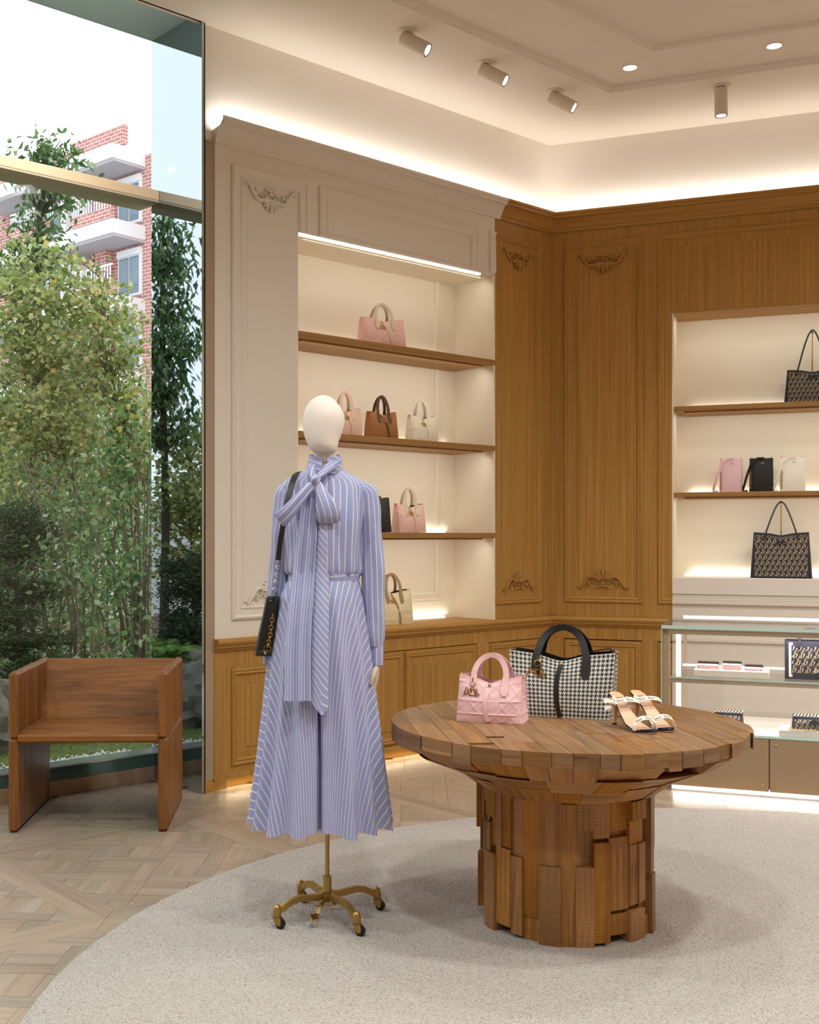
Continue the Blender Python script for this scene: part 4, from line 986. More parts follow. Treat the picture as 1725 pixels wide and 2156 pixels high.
# stand
MB().tube([(0, 0, .15), (0, 0, 1.2)], .0068 * 1.1, 14).build('pole', GOLDM, mq, None, 60)
MB().lathe([(.010, .150), (.0145, .149), (.0155, .143), (.0155, .105), (.019, .085), (.021, .066), (.012, .058)], 20).build('hub', GOLDM, mq, None, 50)
for an in (-149, -60, 27, 119):
    a = math.radians(an); d = V((math.cos(a), math.sin(a), 0)); sd = V((-d.y, d.x, 0)); lg = MB()
    lg.ribbon([d * .010 + V((0, 0, .088)), d * .035 + V((0, 0, .080)), d * .075 + V((0, 0, .083)), d * .115 + V((0, 0, .087)), d * .15 + V((0, 0, .080)), d * .178 + V((0, 0, .065)), d * .196 + V((0, 0, .058))], sd, [.024, .018, .016, .016, .016, .016, .016], .021)
    L_ = lg.build('leg', GOLDM, mq, None, 50); c = d * .200
    MB().lathe([(.012, .038), (.0145, .040), (.0140, .066), (.0115, .076), (.004, .081), (.001, .0815)], 14, (c.x, c.y)).build('end_cap', GOLDM, L_, None, 60)
    MB().lathe([(.013, .030), (.015, .031), (.015, .038)], 14, (c.x, c.y)).build('swivel', GOLDM, L_, None, 60)
    fd = V((.6, -.25, 0)).normalized(); fs_ = V((-fd.y, fd.x, 0)); fk = MB(); wc = c + fd * .014 + V((0, 0, .016))
    for s_ in (-1, 1): fk.ribbon([c + fs_ * s_ * .010 + V((0, 0, .034)), c + fd * .010 + fs_ * s_ * .011 + V((0, 0, .024)), wc + fs_ * s_ * .011 + V((0, 0, -.004))], fd, [.026, .022, .010], .002)
    fk.tube([wc + fs_ * -.013, wc + fs_ * .013], .003, 6); fk.build('caster_fork', GOLDM, L_, None, 40)
    m = MB(); m.tube([wc - fs_ * .008, wc - fs_ * .0079, wc + fs_ * .0079, wc + fs_ * .008], [.012, .016, .016, .012], 16); m.build('wheel', BLACKM, L_, None, 40)
pd = MB(); pd.ribbon([(-.004, -.012, .075), (-.014, -.045, .070), (-.026, -.065, .052), (-.034, -.080, .040)], V((1, 0, 0)), [.008, .010, .010, .018], .008)
pe = pd.build('pedal_lever', GOLDM, mq, None, 40)
pd = MB(); pd.M = Matrix.Translation((-.044, -.098, .034)) @ Matrix.Rotation(.35, 4, 'Z') @ Matrix.Rotation(.35, 4, 'X'); pd.box(-.015, .015, -.018, .016, -.004, .004, .003); pl = pd.build('pedal', GOLDM, mq)
for k in range(4):
    q = MB(); q.M = pd.M; q.box(-.011, .011, -.013 + .0075 * k, -.0098 + .0075 * k, .003, .0045); q.build('tread_slot', DARK, pl)
MB().tube([(-.04, -.045, .062), (.032, -.040, .062)], .0055, 8).build('pedal_axle', GOLDM, mq, None, 50)
# shoulder bag on the mannequin
sb = thing('shoulder_bag', 'black leather chain shoulder bag hanging from the mannequin arm', 'handbag', (-.018, 4.0, RZ))
MB().ribbon([(-.085, .06, 1.530), (-.100, .02, 1.5655), (-.112, -.030, 1.552), (-.124, -.075, 1.515), (-.138, -.098, 1.45), (-.150, -.108, 1.38), (-.163, -.104, 1.30), (-.168, -.096, 1.258)], V((1, -.25, .15)), [.020, .020, .020, .020, .019, .018, .017, .017], .0045).build('strap', BLACK, sb, None, 50)
ring_chain(MB(), [(-.168, -.096, 1.252), (-.172, -.090, 1.20), (-.184, -.078, 1.135)], .0085, .0018).build('chain', STEEL, sb, None, 60)
m = MB(); R_ = []
for z, cx, hw, hd in ((.925, -.214, .034, .105), (.935, -.212, .037, .108), (1.00, -.206, .033, .107), (1.08, -.196, .025, .104), (1.125, -.190, .023, .102), (1.13, -.189, .020, .100)):
    R_.append([(cx + hw * a, .045 + hd * b, z) for a, b in ((-.8, -1), (.8, -1), (1, -.9), (1, .9), (.8, 1), (-.8, 1), (-1, .9), (-1, -.9))])
bd = m.loft(R_).build('body', BLACK, sb, None, 30)
ring_chain(MB(), [(-.188, -.068, 1.07), (-.196, -.071, 1.00), (-.206, -.072, .955)], .0085, .0018).build('side_chain', GOLD, sb, None, 60)
MB().tube([(-.206 + .012 * math.cos(q), -.072, .950 + .013 * math.sin(q)) for q in [2 * PI * k / 14 for k in range(14)]], .0022, 6, True).build('side_ring', GOLD, sb, None, 60)
MB().ball((-.212, -.072, .937), .022, .006, .012, 12, 6).build('ring_tab', BLACK, sb, None, 60); MB().ball((-.213, -.078, .937), .005, .003, .005, 8, 5).build('rivet', GOLD, sb)
MB().ribbon([(-.200, -.064, 1.118), (-.190, -.065, 1.117)], V((0, 0, 1)), .004, .003).build('clip', STEEL, sb)
# ------------------------------------------------------------------ glass display case
cs = thing('display_case', 'glass topped shop counter with lit shelves and beige doors, before the end wall', 'counter', (C.x, C.y, 0), aR)
# frame coords: x = -t, y = s ; front face at y = 1.55, back at .88
c0, c1, yb, yf = -.886, -3.3, .88, 1.55
B(c1, c0, yb, yf, .860, .880, .001).build('glass_top', CASEG, cs); B(c1, c0, yf - .001, yf + .003, .862, .879).build('glass_top_edge', GEDGE, cs)
B(c1, c0 - .004, yf - .012, yf - .006, .325, .858).build('front_pane', CASEG, cs); B(c0 - .004, c0, yf - .012, yf, .03, .862).build('corner_edge', GEDGE, cs)
B(c1, c0 - .006, yf - .04, yf - .014, .832, .859, .001).build('top_fascia', CASEB, cs)
B(c0 - .040, c0 - .006, yf - .04, yf - .014, .05, .858, .001).build('corner_post', CASEB, cs)
B(c0 - .066, c0 - .041, yf - .42, yf - .40, .33, .85).build('led_post', LEDW, cs); B(c0 - .08, c0 - .06, yb, yb + .02, .05, .858).build('back_post', CASEB, cs)
B(c1, c0 - .06, yb, yb + .018, .8805, .889).build('led_bar', LEDW, cs)
B(c1, c0 - .044, yb + .05, yf - .016, .598, .606, .001).build('glass_shelf', CASEG, cs); B(c1, c0 - .044, yf - .016, yf - .0135, .598, .606).build('shelf_edge', GEDGE, cs); B(c1, c0 - .044, yf - .045, yf - .02, .574, .597, .001).build('shelf_fascia', CASEB, cs)
B(c1, c0 - .06, yb + .05, yb + .075, .607, .612).build('led_bar', LEDW, cs)
B(c1, c0 - .004, yb, yf - .014, .30, .318, .002).build('deck', CASEW, cs); B(c1, c0, yf - .012, yf + .002, .308, .320).build('deck_edge', GEDGE, cs)
B(c1, c0 - .02, yb, yf - .03, .05, .30).build('carcass', CASEB, cs)
for a, b in ((.888, 1.421), (1.426, 1.96), (1.965, 2.50), (2.505, 3.04)):
    d = B(-b, -a, yf - .022, yf, .033, .306, .001).build('cabinet_door', CASED, cs)
    for xx in (a + .03, b - .03):
        for z in (.065, .276): 
            s_ = MB(); s_.M = Matrix.Translation((-xx, yf, z)) @ Matrix.Rotation(-PI / 2, 4, 'X'); s_.lathe([(.006, -.001), (.006, .003), (.004, .0045)], 10).build('screw', GOLD, d, None, 50)
    s_ = MB(); s_.M = Matrix.Translation((-(a + b) / 2, yf, .185)) @ Matrix.Rotation(-PI / 2, 4, 'X'); s_.lathe([(.012, -.001), (.012, .004), (.008, .006)], 14)
    s_.box(-.004, .004, -.020, .020, .0, .007, .001); s_.build('turn_latch', GOLD, d, None, 50)
B(c1, -.935, yb, yf - .06, 0, .032).build('plinth', CASEW, cs); B(c1, -.935, yf - .058, yf - .044, .004, .030).build('plinth_light', LEDW, cs)
aim(area('case_strip', Rp(2.1, 1.49, .846), (-mR.x * .45, -mR.y * .45, -1), 2.3, .015, 7.5, (1, .94, .88)), rw)
aim(area('case_strip', Rp(2.1, 1.485, .572), (-mR.x * .35, -mR.y * .35, -1), 2.3, .015, 6, (1, .94, .88)), rw)
aim(area('case_plinth_strip', Rp(2.1, 1.56, .028), (mR.x, mR.y, -.8), 2.3, .02, 2.6, (1, .92, .84)), rw)
def riser(name, label, t, s, z, W, D, H):
    o = thing(name, label, 'riser', Rp(t, s, z), yr, 'white risers in the counter'); B(-W / 2, W / 2, -D / 2, D / 2, 0, H, .002).build('block', CASEW, o); B(-W / 2 + .004, W / 2 - .004, -D / 2 + .004, D / 2 - .004, H, H + .003, .001).build('top_pad', plain('riser_top', lin(238, 228, 220), .8), o); return o
riser('display_riser', 'long white riser carrying three pink wallets', 1.235, 1.43, .607, .375, .12, .036)
riser('display_riser', 'white riser under the navy clutch near the table rim', 1.20, 1.44, .319, .24, .18, .034)
riser('display_riser', 'white riser under the navy clutch that has a chain', 1.62, 1.44, .319, .30, .18, .034)
for k, (t, h, W, label) in enumerate(((1.115, .022, .108, 'widest pink and black wallet of the three on the riser'), (1.236, .028, .095, 'middle pink wallet, propped open to show its black back'), (1.345, .014, .095, 'flattest pink wallet of the three on the riser'))):
    o = thing('wallet', label, 'wallet', Rp(t, 1.43, .647), yr, 'pink wallets on the riser')
    B(-W / 2, W / 2, -.036, .012, 0, h, .004).build('pink_body', PINKL, o); B(-W / 2 + .002, W / 2, .014, .036, 0, h + .012, .003).build('black_flap', BLACK, o)
    m = MB()
    for q in range(5): m.ball((-W * .4 + W * .2 * q, -.037, h * (.3 + .4 * (q % 2))), .0022, .001, .0016, 5, 4)
    m.build('dot_print', NAVY, o)
# book tote
bt = thing('book_tote', 'boxy navy patterned book tote with white border on the counter shelf', 'handbag', Rp(1.625, 1.38, .607), yr)
g = Bag(.255, .20, .11, taper=0, dtop=.95, pinch=.0, dip=0, wing=0, bul=.0); g.body(bt, NAVY, DARK, 20, 8, 10)
oblique(bt, g, .036, .038, .2, -.098, .105, .030, .172)
m = MB()
for x0, x1, z0, z1 in ((-.112, .112, .176, .190), (-.112, .112, .012, .026), (-.112, -.100, .026, .176), (.100, .112, .026, .176)):
    P = [g.front(x0 + (x1 - x0) * a, z0 + (z1 - z0) * b, .0014) for a, b in ((0, 0), (1, 0), (1, 1), (0, 1))]; m.add(P, [(0, 1, 2, 3)])
m.build('border_print', WPRINT, bt, None, 0, False)
m = MB(); text(m, 'Dior', .020, lambda a, b: g.front(a + .018, .038 + b, .0026)); m.build('lettering', WPRINT, bt, None, 0, False)
for sy in (-1, 1):
    P = [(-.055, sy * .054, .165), (-.055, sy * .056, .20)] + [(-.055 * math.cos(PI * k / 12), sy * .054, .20 + .058 * math.sin(PI * k / 12)) for k in range(1, 12)] + [(.055, sy * .056, .20), (.055, sy * .054, .165)]
    MB().tube(P, .0065, 8).build('handle', NAVY, bt, None, 60)
MB().ribbon([(.065, -.060, .200), (.066, -.062, .10), (.065, -.060, .004)], V((1, 0, 0)), .05, .003).build('scarf_panel', plain('navy_cloth', lin(40, 36, 72), .7), bt)
for t, label, W, ch_ in ((1.22, 'navy patterned flap clutch behind the table rim', .15, False), (1.63, 'navy patterned clutch with gold chain and bow', .20, True)):
    o = thing('clutch_bag', label, 'handbag', Rp(t, 1.44, .357), yr, 'navy clutches in the counter'); g = Bag(W, .062, .13, taper=.06, dtop=.75, pinch=.0, dip=0, wing=0, bul=.006)
    g.body(o, NAVY, NAVY, 16, 8, 8); oblique(o, g, .026, .026, .06, -W * .44, W * .44, .004, .052)
    B(-W * .47, W * .47, -.052, .06, .056, .066, .004).build('flap', NAVY, o)
    m = MB()
    for q in range(int(W / .016)): m.ribbon([(-W * .44 + .016 * q, -.048, .0665), (-W * .44 + .016 * q + .010, .05, .0665)], V((1, 0, 0)), .006, .0012)
    stuff(m.build('flap_print', PRINT, o))
    if ch_:
        ring_chain(MB(), [(-.10, -.068, .012), (-.11, -.085, .003), (-.05, -.092, .003), (.02, -.085, .003), (.05, -.072, .012)], .006, .0014).build('chain', GOLD, o, None, 60)
        m = MB(); m.ball((.03, -.07, .04), .010, .008, .010, 8, 6)
        for sx in (-1, 1): m.ribbon([(.03, -.07, .04), (.03 + sx * .022, -.078, .046), (.03 + sx * .045, -.072, .036)], V((0, .2, 1)), [.010, .022, .016], .004)
        m.build('bow', BLACK, o, None, 50)
# ------------------------------------------------------------------ ceiling lamps in view
def spot(label, P, tdir, watt):
    o = thing('spotlight', label, 'spotlight', P, 0, 'ceiling spotlights')
    MB().lathe([(.001, .001), (.055, .001), (.055, -.006), (.050, -.009), (.001, -.009)], 28).build('ceiling_plate', FIT, o, None, 40)
    MB().tube([(0, 0, -.008), (0, 0, -.035)], .012, 12).build('stem', FIT, o, None, 50)
    d = V(tdir).normalized(); a = V((0, 0, -.045)) - d * .03; R_ = d.to_track_quat('Z', 'Y').to_matrix().to_4x4(); L = .165
    m = MB(); m.M = Matrix.Translation(a) @ R_
    m.lathe([(.001, 0), (.034, 0), (.038, .004), (.038, L), (.034, L), (.033, L - .012)], 28).build('barrel', FIT, o, None, 40)
    m = MB(); m.M = Matrix.Translation(a) @ R_; m.lathe([(.0345, L + .001), (.0345, L + .002), (.029, L + .001), (.029, L - .004)], 28, (0, 0), False).build('bezel', BLACKM, o, None, 40)
    m = MB(); m.M = Matrix.Translation(a) @ R_; m.lathe([(.030, L - .002), (.030, L - .001), (.001, L + .0005)], 24).build('lens', LAMPF, o)
    l = bpy.data.lights.new('spot_lamp', 'SPOT'); l.energy = watt; l.color = (1, .98, .92); l.spot_size = math.radians(58); l.spot_blend = .6; l.shadow_soft_size = .05
    s = bpy.data.objects.new('spot_lamp', l); COL.objects.link(s); q = V(P) + a + d * (L + .02); s.location = q; s.rotation_euler = (-d).to_track_quat('Z', 'Y').to_euler()
for t, n in ((1.981, 'white ceiling spotlight above the carved pier, first of the tilted three'), (1.355, 'white ceiling spotlight, middle one of the tilted three'), (.731, 'white ceiling spotlight closest to the room corner, tilted')):
    spot(n, Lp(t, .615, 4.05), (.80, -.26, -.52), 45)
spot('white ceiling spotlight pointing straight down before the oak end wall', Rp(1.141, .64, 4.05), (0.02, 0, -1), 40)
for P, n in ((Rp(.67, 1.118, 4.05), 'recessed ceiling downlight near the moulding corner'), (Rp(1.444, 1.124, 4.05), 'recessed ceiling downlight farther along the end wall')):
    o = thing('downlight', n, 'downlight', P, 0, 'recessed downlights'); MB().lathe([(.044, .002), (.044, -.003), (.040, -.004), (.039, .0)], 28).build('trim_ring', FIT, o, None, 40); MB().lathe([(.039, -.001), (.039, -.0015), (.001, -.002)], 24).build('diffuser', LAMPF, o)
# ------------------------------------------------------------------ garden outside the glass
MOSS = NT('moss_and_mulch'); o_ = MOSS.obj(); so = MOSS.sep(o_)
f1_ = MOSS.noise(o_, 9, 5); f2_ = MOSS.noise(o_, 60, 3)
moss = MOSS.ramp(f2_, [(.3, lin(52, 66, 26)), (.55, lin(96, 112, 46)), (.75, lin(130, 138, 70))]); mulch = MOSS.ramp(f2_, [(.3, lin(74, 52, 42)), (.7, lin(138, 104, 88))])
sel = MOSS.new('ShaderNodeMapRange'); MOSS.set(sel, 0, MOSS.math('ADD', so[1], MOSS.math('MULTIPLY', f1_, .8))); sel.inputs[1].default_value = -1.9; sel.inputs[2].default_value = -1.3
MOSS.set(MOSS.b, 0, MOSS.mix(sel.outputs[0], mulch, moss)); MOSS.b.inputs['Roughness'].default_value = .95; MOSS.bump(f2_, .8, .02)
G = MB(); nx, ny = 110, 60; vs = []
def gz_(t, s): d = -.6 - s; return .115 + .10 * min(1, max(0, d) / 1.2) + (.05 * noise.noise(V((t * 2.3, s * 2.3, 0))) + .03 * noise.noise(V((t * 7, s * 7, 1)))) * min(1, max(0, d) / .3)
for j in range(ny + 1):
    s = -.60 - 14 * (j / ny) ** 2
    for i in range(nx + 1):
        t = -6 + 20 * i / nx; vs.append((t, s, gz_(t, s)))
G.add(vs, [(j * (nx + 1) + i, j * (nx + 1) + i + 1, (j + 1) * (nx + 1) + i + 1, (j + 1) * (nx + 1) + i) for j in range(ny) for i in range(nx)])
g_ = G.build('ground', MOSS.m, None, None, 180); g_.location = (C.x, C.y, 0); g_.rotation_euler = (0, 0, aL); g_['kind'] = 'structure'
o = B(-400, 400, 8, 420, -.2, .02).build('street_ground', plain('pale_paving', lin(196, 190, 184), .9)); o['kind'] = 'structure'
gw = struct('wall_garden', (C.x, C.y, 0), aL); B(-8, 14, -9.2, -9.0, 0, 1.75).build('rendered_wall', plain('white_render', lin(228, 228, 226), .8), gw); B(-8, 14, -9.24, -8.96, 1.75, 1.82).build('coping', plain('coping_stone', lin(190, 188, 184), .8), gw)
m = MB()
def stone(m, c, r, sd=0, sq=.7):
    R_ = random.Random(sd); m.add([V(c) + V(((a + R_.uniform(-.3, .3)) * r, (b + R_.uniform(-.3, .3)) * r, (d + R_.uniform(-.25, .25)) * r * sq)) for a, b, d in ((1, 0, 0), (0, 1, 0), (-1, 0, 0), (0, -1, 0), (0, 0, 1), (0, 0, -1))], [(0, 1, 4), (1, 2, 4), (2, 3, 4), (3, 0, 4), (1, 0, 5), (2, 1, 5), (3, 2, 5), (0, 3, 5)])
gr = random.Random(3)
for k in range(2600):
    t = gr.uniform(2.9, 6.5); s = -.60 - abs(gr.gauss(0, .07)); r = gr.uniform(.006, .013); p = Lp(t, s, .125 + gr.uniform(0, .014)); stone(m, p, r, k)
stuff(m.build('gravel', plain('white_pebble', lin(226, 226, 222), .7), None)); bpy.data.objects['gravel']['label'] = 'white pebbles along the foot of the window'
BARK = plain('grey_bark', lin(128, 118, 104), .9, nb=.6, ns=40, var=.25); BARKD = plain('dark_bark', lin(78, 72, 62), .9, nb=.6, ns=40, var=.25)
LG1 = leafmat('evergreen_leaf', [(0, lin(48, 84, 44)), (.5, lin(82, 124, 66)), (.85, lin(134, 162, 104)), (1, lin(196, 210, 180))])
LG2 = leafmat('yellowing_leaf', [(0, lin(104, 132, 66)), (.4, lin(156, 174, 102)), (.7, lin(198, 204, 140)), (.92, lin(224, 220, 164)), (1, lin(214, 186, 84))], .45)
LG3 = leafmat('bamboo_leaf', [(0, lin(88, 132, 76)), (.5, lin(142, 180, 112)), (.85, lin(176, 200, 140)), (1, lin(228, 236, 200))], .5)
LG4 = leafmat('hedge_leaf', [(0, lin(66, 108, 64)), (.5, lin(116, 160, 96)), (.8, lin(170, 198, 138)), (1, lin(222, 232, 206))], .5)
LG5 = leafmat('juniper_needle', [(0, lin(36, 62, 40)), (.6, lin(60, 92, 56)), (1, lin(96, 124, 76))], .15)
LFERN = leafmat('fern_leaf', [(0, lin(88, 128, 40)), (1, lin(140, 178, 70))], .4)
def leaves(par, name, mt, P, size, asp, droop, seed, fold=.12):
    r = np.random.RandomState(seed); P = np.asarray(P, float); n = len(P); a = r.uniform(0, 2 * np.pi, n); dz = -droop + r.normal(0, .45, n)
    d = np.stack([np.cos(a), np.sin(a), dz], 1); d /= np.linalg.norm(d, axis=1)[:, None]
    up = r.normal(0, 1, (n, 3)); up[:, 2] += 1.0; s = np.cross(d, up); s /= np.linalg.norm(s, axis=1)[:, None]; nn = np.cross(s, d)
    L = size * r.uniform(.65, 1.25, n)[:, None]; w_ = L * asp / 2
    v = np.stack([P, P + d * L * .4 + s * w_, P + d * L * .4 - s * w_, P + d * L - nn * L * .12, P + d * L * .42 - nn * L * fold], 1).reshape(-1, 3)
    b = (np.arange(n) * 5)[:, None, None]; f = (np.array([[0, 2, 4], [2, 3, 4], [3, 1, 4], [1, 0, 4]])[None] + b).reshape(-1, 3)
    me = bpy.data.meshes.new(name); me.from_pydata(v.tolist(), [], f.tolist()); me.materials.append(mt)
    o = bpy.data.objects.new(name, me); COL.objects.link(o); o.parent = par; return stuff(o)
def tree(name, label, cat, base, trunks, r0, crowns, per, size, asp, droop, mt, bark, seed, group=None, sig=.09, twig=.006, trunk_name='trunk'):
    """trunks and crowns in coordinates relative to base"""
    R_ = random.Random(seed); o = thing(name, label, cat, base, 0, group); allq = []
    for T in trunks:
        P = [V(p) for p in T]; Q = []
        for i in range(len(P) - 1):
            for k in range(5): Q.append(P[i].lerp(P[i + 1], k / 5) + V((R_.uniform(-1, 1), R_.uniform(-1, 1), 0)) * r0 * .6)
        Q.append(P[-1])
        for _ in range(2): Q = [Q[0]] + [(Q[i - 1] + Q[i] * 2 + Q[i + 1]) / 4 for i in range(1, len(Q) - 1)] + [Q[-1]]
        n = len(Q); MB().tube(Q, [r0 * (1 - .75 * k / n) for k in range(n)], 7).build(trunk_name, bark, o, None, 60); allq += Q
    bm_ = MB(); LP = []
    for (c, rx, ry, rz, na) in crowns:
        for _ in range(na):
            while True:
                e = V((R_.uniform(-1, 1), R_.uniform(-1, 1), R_.uniform(-1, 1)))
                if .25 < e.length < 1: break
            q = V(c) + V((e.x * rx, e.y * ry, e.z * rz)); near = min(allq, key=lambda p: (p - q).length + max(0, p.z - q.z + .15) * 2)
            mid = near.lerp(q, .5) + V((R_.uniform(-.08, .08), R_.uniform(-.08, .08), R_.uniform(0, .10)))
            bm_.tube([near, mid, q], [twig * 1.6, twig, twig * .4], 4)
            k = per if isinstance(per, int) else R_.randint(*per)
            for _ in range(k):
                b = R_.random() ** .6; pos = mid.lerp(q, b); LP.append(pos + V((R_.gauss(0, sig), R_.gauss(0, sig), R_.gauss(0, sig * .8))))
    stuff(bm_.build('branches', bark, o, None, 0, False)); leaves(o, 'foliage', mt, LP, size, asp, droop, seed); return o
def mir(x, y):                       # garden point whose image in the mirror return appears at (x, y)
    q = V((x, y)) - C; t = -q.dot(u_); p = Lp(2 * 2.876 - t, q.dot(mL)); return p.x, p.y
tree('evergreen_tree', 'tall slender evergreen tree rising above the window transom', 'tree', (-2.26, 8.6, .2), [[(0, 0, 0), (.01, 0, 1.4), (-.02, .02, 2.8), (.12, .02, 4.1)]], .055,
     [((.10, 0, 3.86), .26, .25, .34, 36), ((-.02, 0, 3.2), .34, .30, .35, 34), ((.0, .05, 2.5), .42, .4, .45, 30), ((.25, -.1, 2.0), .35, .3, .35, 24)], (16, 26), .075, .42, .75, LG1, BARKD, 11)
tree('katsura_tree', 'many stemmed tree with yellowing round leaves behind the armchair', 'tree', (-1.33, 7.85, .2), [[(0, 0, 0), (-.12, .05, .8), (-.42, .1, 1.35), (-.72, .1, 2.2), (-.9, 0, 2.9)], [(.02, .02, 0), (-.05, .05, .9), (-.02, .1, 1.6), (-.25, .1, 2.4), (-.3, .1, 3.1)], [(-.05, 0, 0), (-.3, .1, .7), (-.6, .2, 1.0), (-1.0, .2, 1.15)], [(-.02, .05, 0), (-.2, 0, 1.0), (-.15, 0, 1.25), (.1, 0, 1.05)]], .015,
     [((-.75, .0, 2.75), .42, .4, .45, 60), ((-.35, .05, 2.55), .42, .4, .45, 60), ((-.55, 0, 2.1), .60, .4, .40, 80), ((-.95, 0, 1.75), .40, .4, .45, 40), ((-.15, 0, 1.75), .40, .35, .40, 40)], (22, 36), .048, .85, .55, LG2, BARK, 12, None, .085, .004, 'stem')
st = random.Random(9)
for k, (x, y, n, hh, lb) in enumerate(((-1.62, 7.4, 6, 1.7, 'thin grey stemmed shrub right behind the middle of the armchair back'), (-1.28, 7.55, 8, 1.9, 'thin stemmed shrub where the garden meets the mirror panel'), (-1.95, 7.9, 5, 1.6, 'sparse thin stemmed shrub beside the dark juniper'))):
    tr_ = []
    for q in range(n):
        a = st.uniform(0, 2 * PI); e = st.uniform(.1, .35); tr_.append([(st.uniform(-.1, .1), st.uniform(-.1, .1), 0), (e * .25 * math.cos(a), e * .3 * math.sin(a), hh * .4), (e * .7 * math.cos(a) - .05, e * .6 * math.sin(a), hh * .75), (e * 1.1 * math.cos(a) - .1, e * math.sin(a), hh)])
    tree('stem_shrub', lb, 'shrub', (x, y, .18), tr_, .010, [((-.05, 0, hh * .9), .40, .35, .35, 26), ((-.05, 0, hh * .55), .40, .3, .3, 22), ((0, 0, hh * .25), .40, .3, .25, 14)], (9, 18), .055, .6, .6, LG4, BARK, 30 + k, 'thin stemmed shrubs', .08, .003, 'stem')
for k, (x, y, hh, lb) in enumerate(((-2.9, 10.2, 2.7, 'bamboo clump seen past the dark evergreen trunk'), (-2.35, 10.6, 2.9, 'bamboo clump in the middle of the garden view'), (-1.85, 10.3, 2.8, 'bamboo clump behind the yellowing tree'), (-3.2, 11.0, 2.6, 'bamboo clump nearest the window edge of the picture'))):
    tr_ = [[(st.uniform(-.3, .3), st.uniform(-.3, .3), 0), (st.uniform(-.3, .3), st.uniform(-.3, .3), hh * .6), (st.uniform(-.35, .35), st.uniform(-.3, .3), hh)] for q in range(14)]
    tree('bamboo', lb, 'bamboo', (x, y, .2), tr_, .011, [((0, 0, hh * .80), .5, .4, .6, 50), ((0, 0, hh * .45), .5, .4, .55, 46), ((0, 0, hh * .18), .5, .4, .4, 34)], (16, 26), .095, .16, .6, LG3, plain('bamboo_culm', lin(122, 136, 82), .5), 40 + k, 'bamboo clumps', .12, .003, 'culm')
for k, (x, y, hh, lb) in enumerate(((-3.6, 12.6, 2.5, 'bushy broadleaf shrub far back, first along the white garden wall'), (-2.9, 13.0, 2.35, 'bushy broadleaf shrub far back, second along the white garden wall'), (-2.1, 12.8, 2.5, 'bushy broadleaf shrub far back, third along the white garden wall'))):
    tree('broadleaf_shrub', lb, 'shrub', (x, y, .2), [[(0, 0, 0), (.1, 0, 1.0), (0, 0, hh)], [(0, 0, 0), (-.2, 0, .9), (-.3, 0, hh * .9)]], .03, [((0, 0, hh * .72), .65, .5, .75, 70), ((0, 0, hh * .32), .65, .5, .55, 40)], (20, 30), .085, .5, .4, LG4, BARKD, 50 + k, 'broadleaf shrubs at the back', .14, .005)
gc = np.random.RandomState(8); LPc = []
for _ in range(5200):
    t, s = gc.uniform(-3, 8), -1.7 - 6.5 * gc.rand() ** 1.3; p = Lp(t, s); LPc.append((p.x, p.y, gz_(t, s) + .02 + abs(gc.normal(0, .16)) * (1 if noise.noise(V((t * 1.3, s * 1.3, 4))) > -.1 else .3)))
gco = leaves(None, 'ground_cover', LG4, LPc, .075, .5, -.2, 81); gco['label'] = 'low leafy ground cover under the garden trees'
def juniper(label, x, y, h, rx, seed, group='dark junipers'):
    o = thing('juniper', label, 'shrub', (x, y, .18), 0, group); R_ = random.Random(seed); MB().tube([(0, 0, 0), (.03, 0, h * .5), (-.04, 0, h)], [.03, .024, .008], 6).build('trunk', BARKD, o, None, 60); bm_ = MB(); LP = []
    for k in range(60):
        z = h * R_.uniform(.06, 1.0); a = R_.uniform(0, 2 * PI); r = rx * R_.uniform(.35, 1) * (1.1 - .55 * z / h); q = V((r * math.cos(a), r * math.sin(a), z)); b = V((0, 0, z * .9)); bm_.tube([b, b.lerp(q, .6) + V((0, 0, .03)), q], [.008, .005, .002], 4)
        for _ in range(230): e = R_.random() ** .5; LP.append(b.lerp(q, .35 + .65 * e) + V((R_.gauss(0, .055), R_.gauss(0, .055), R_.gauss(0, .035))))
    stuff(bm_.build('branches', BARKD, o, None, 0, False)); leaves(o, 'needles', LG5, LP, .042, .30, -.3, seed)
juniper('dark cloud pruned juniper beside the armchair at the picture edge', -2.06, 7.40, 1.36, .44, 61)
x, y = mir(-.98, 8.2); juniper('dark juniper seen in the mirror return beside the wall end', x, y, 1.05, .40, 62)
x, y = mir(-1.36, 9.2)
tree('camellia_tree', 'drooping dark leaved tree mirrored in the narrow panel beside the wall', 'tree', (x, y, .2), [[(0, 0, 0), (.02, 0, 1.8), (0, .02, 3.6)]], .045, [((0, 0, 3.4), .22, .24, .36, 34), ((.02, 0, 2.8), .30, .3, .40, 44), ((.0, 0, 2.25), .36, .34, .35, 44)], (18, 28), .085, .36, 1.3, LG1, BARKD, 13)
x, y = mir(-1.15, 9.6)
tree('yellowing_shrub', 'olive leaved shrub mirrored low in the narrow panel beside the wall', 'shrub', (x, y, .2), [[(0, 0, 0), (.1, 0, .8), (.25, 0, 1.7)], [(0, 0, 0), (-.15, 0, .8), (-.2, 0, 1.9)]], .018, [((0, 0, 1.75), .62, .5, .5, 70), ((0, 0, 1.15), .6, .5, .5, 60)], (20, 30), .06, .7, .5, LG2, BARK, 14)
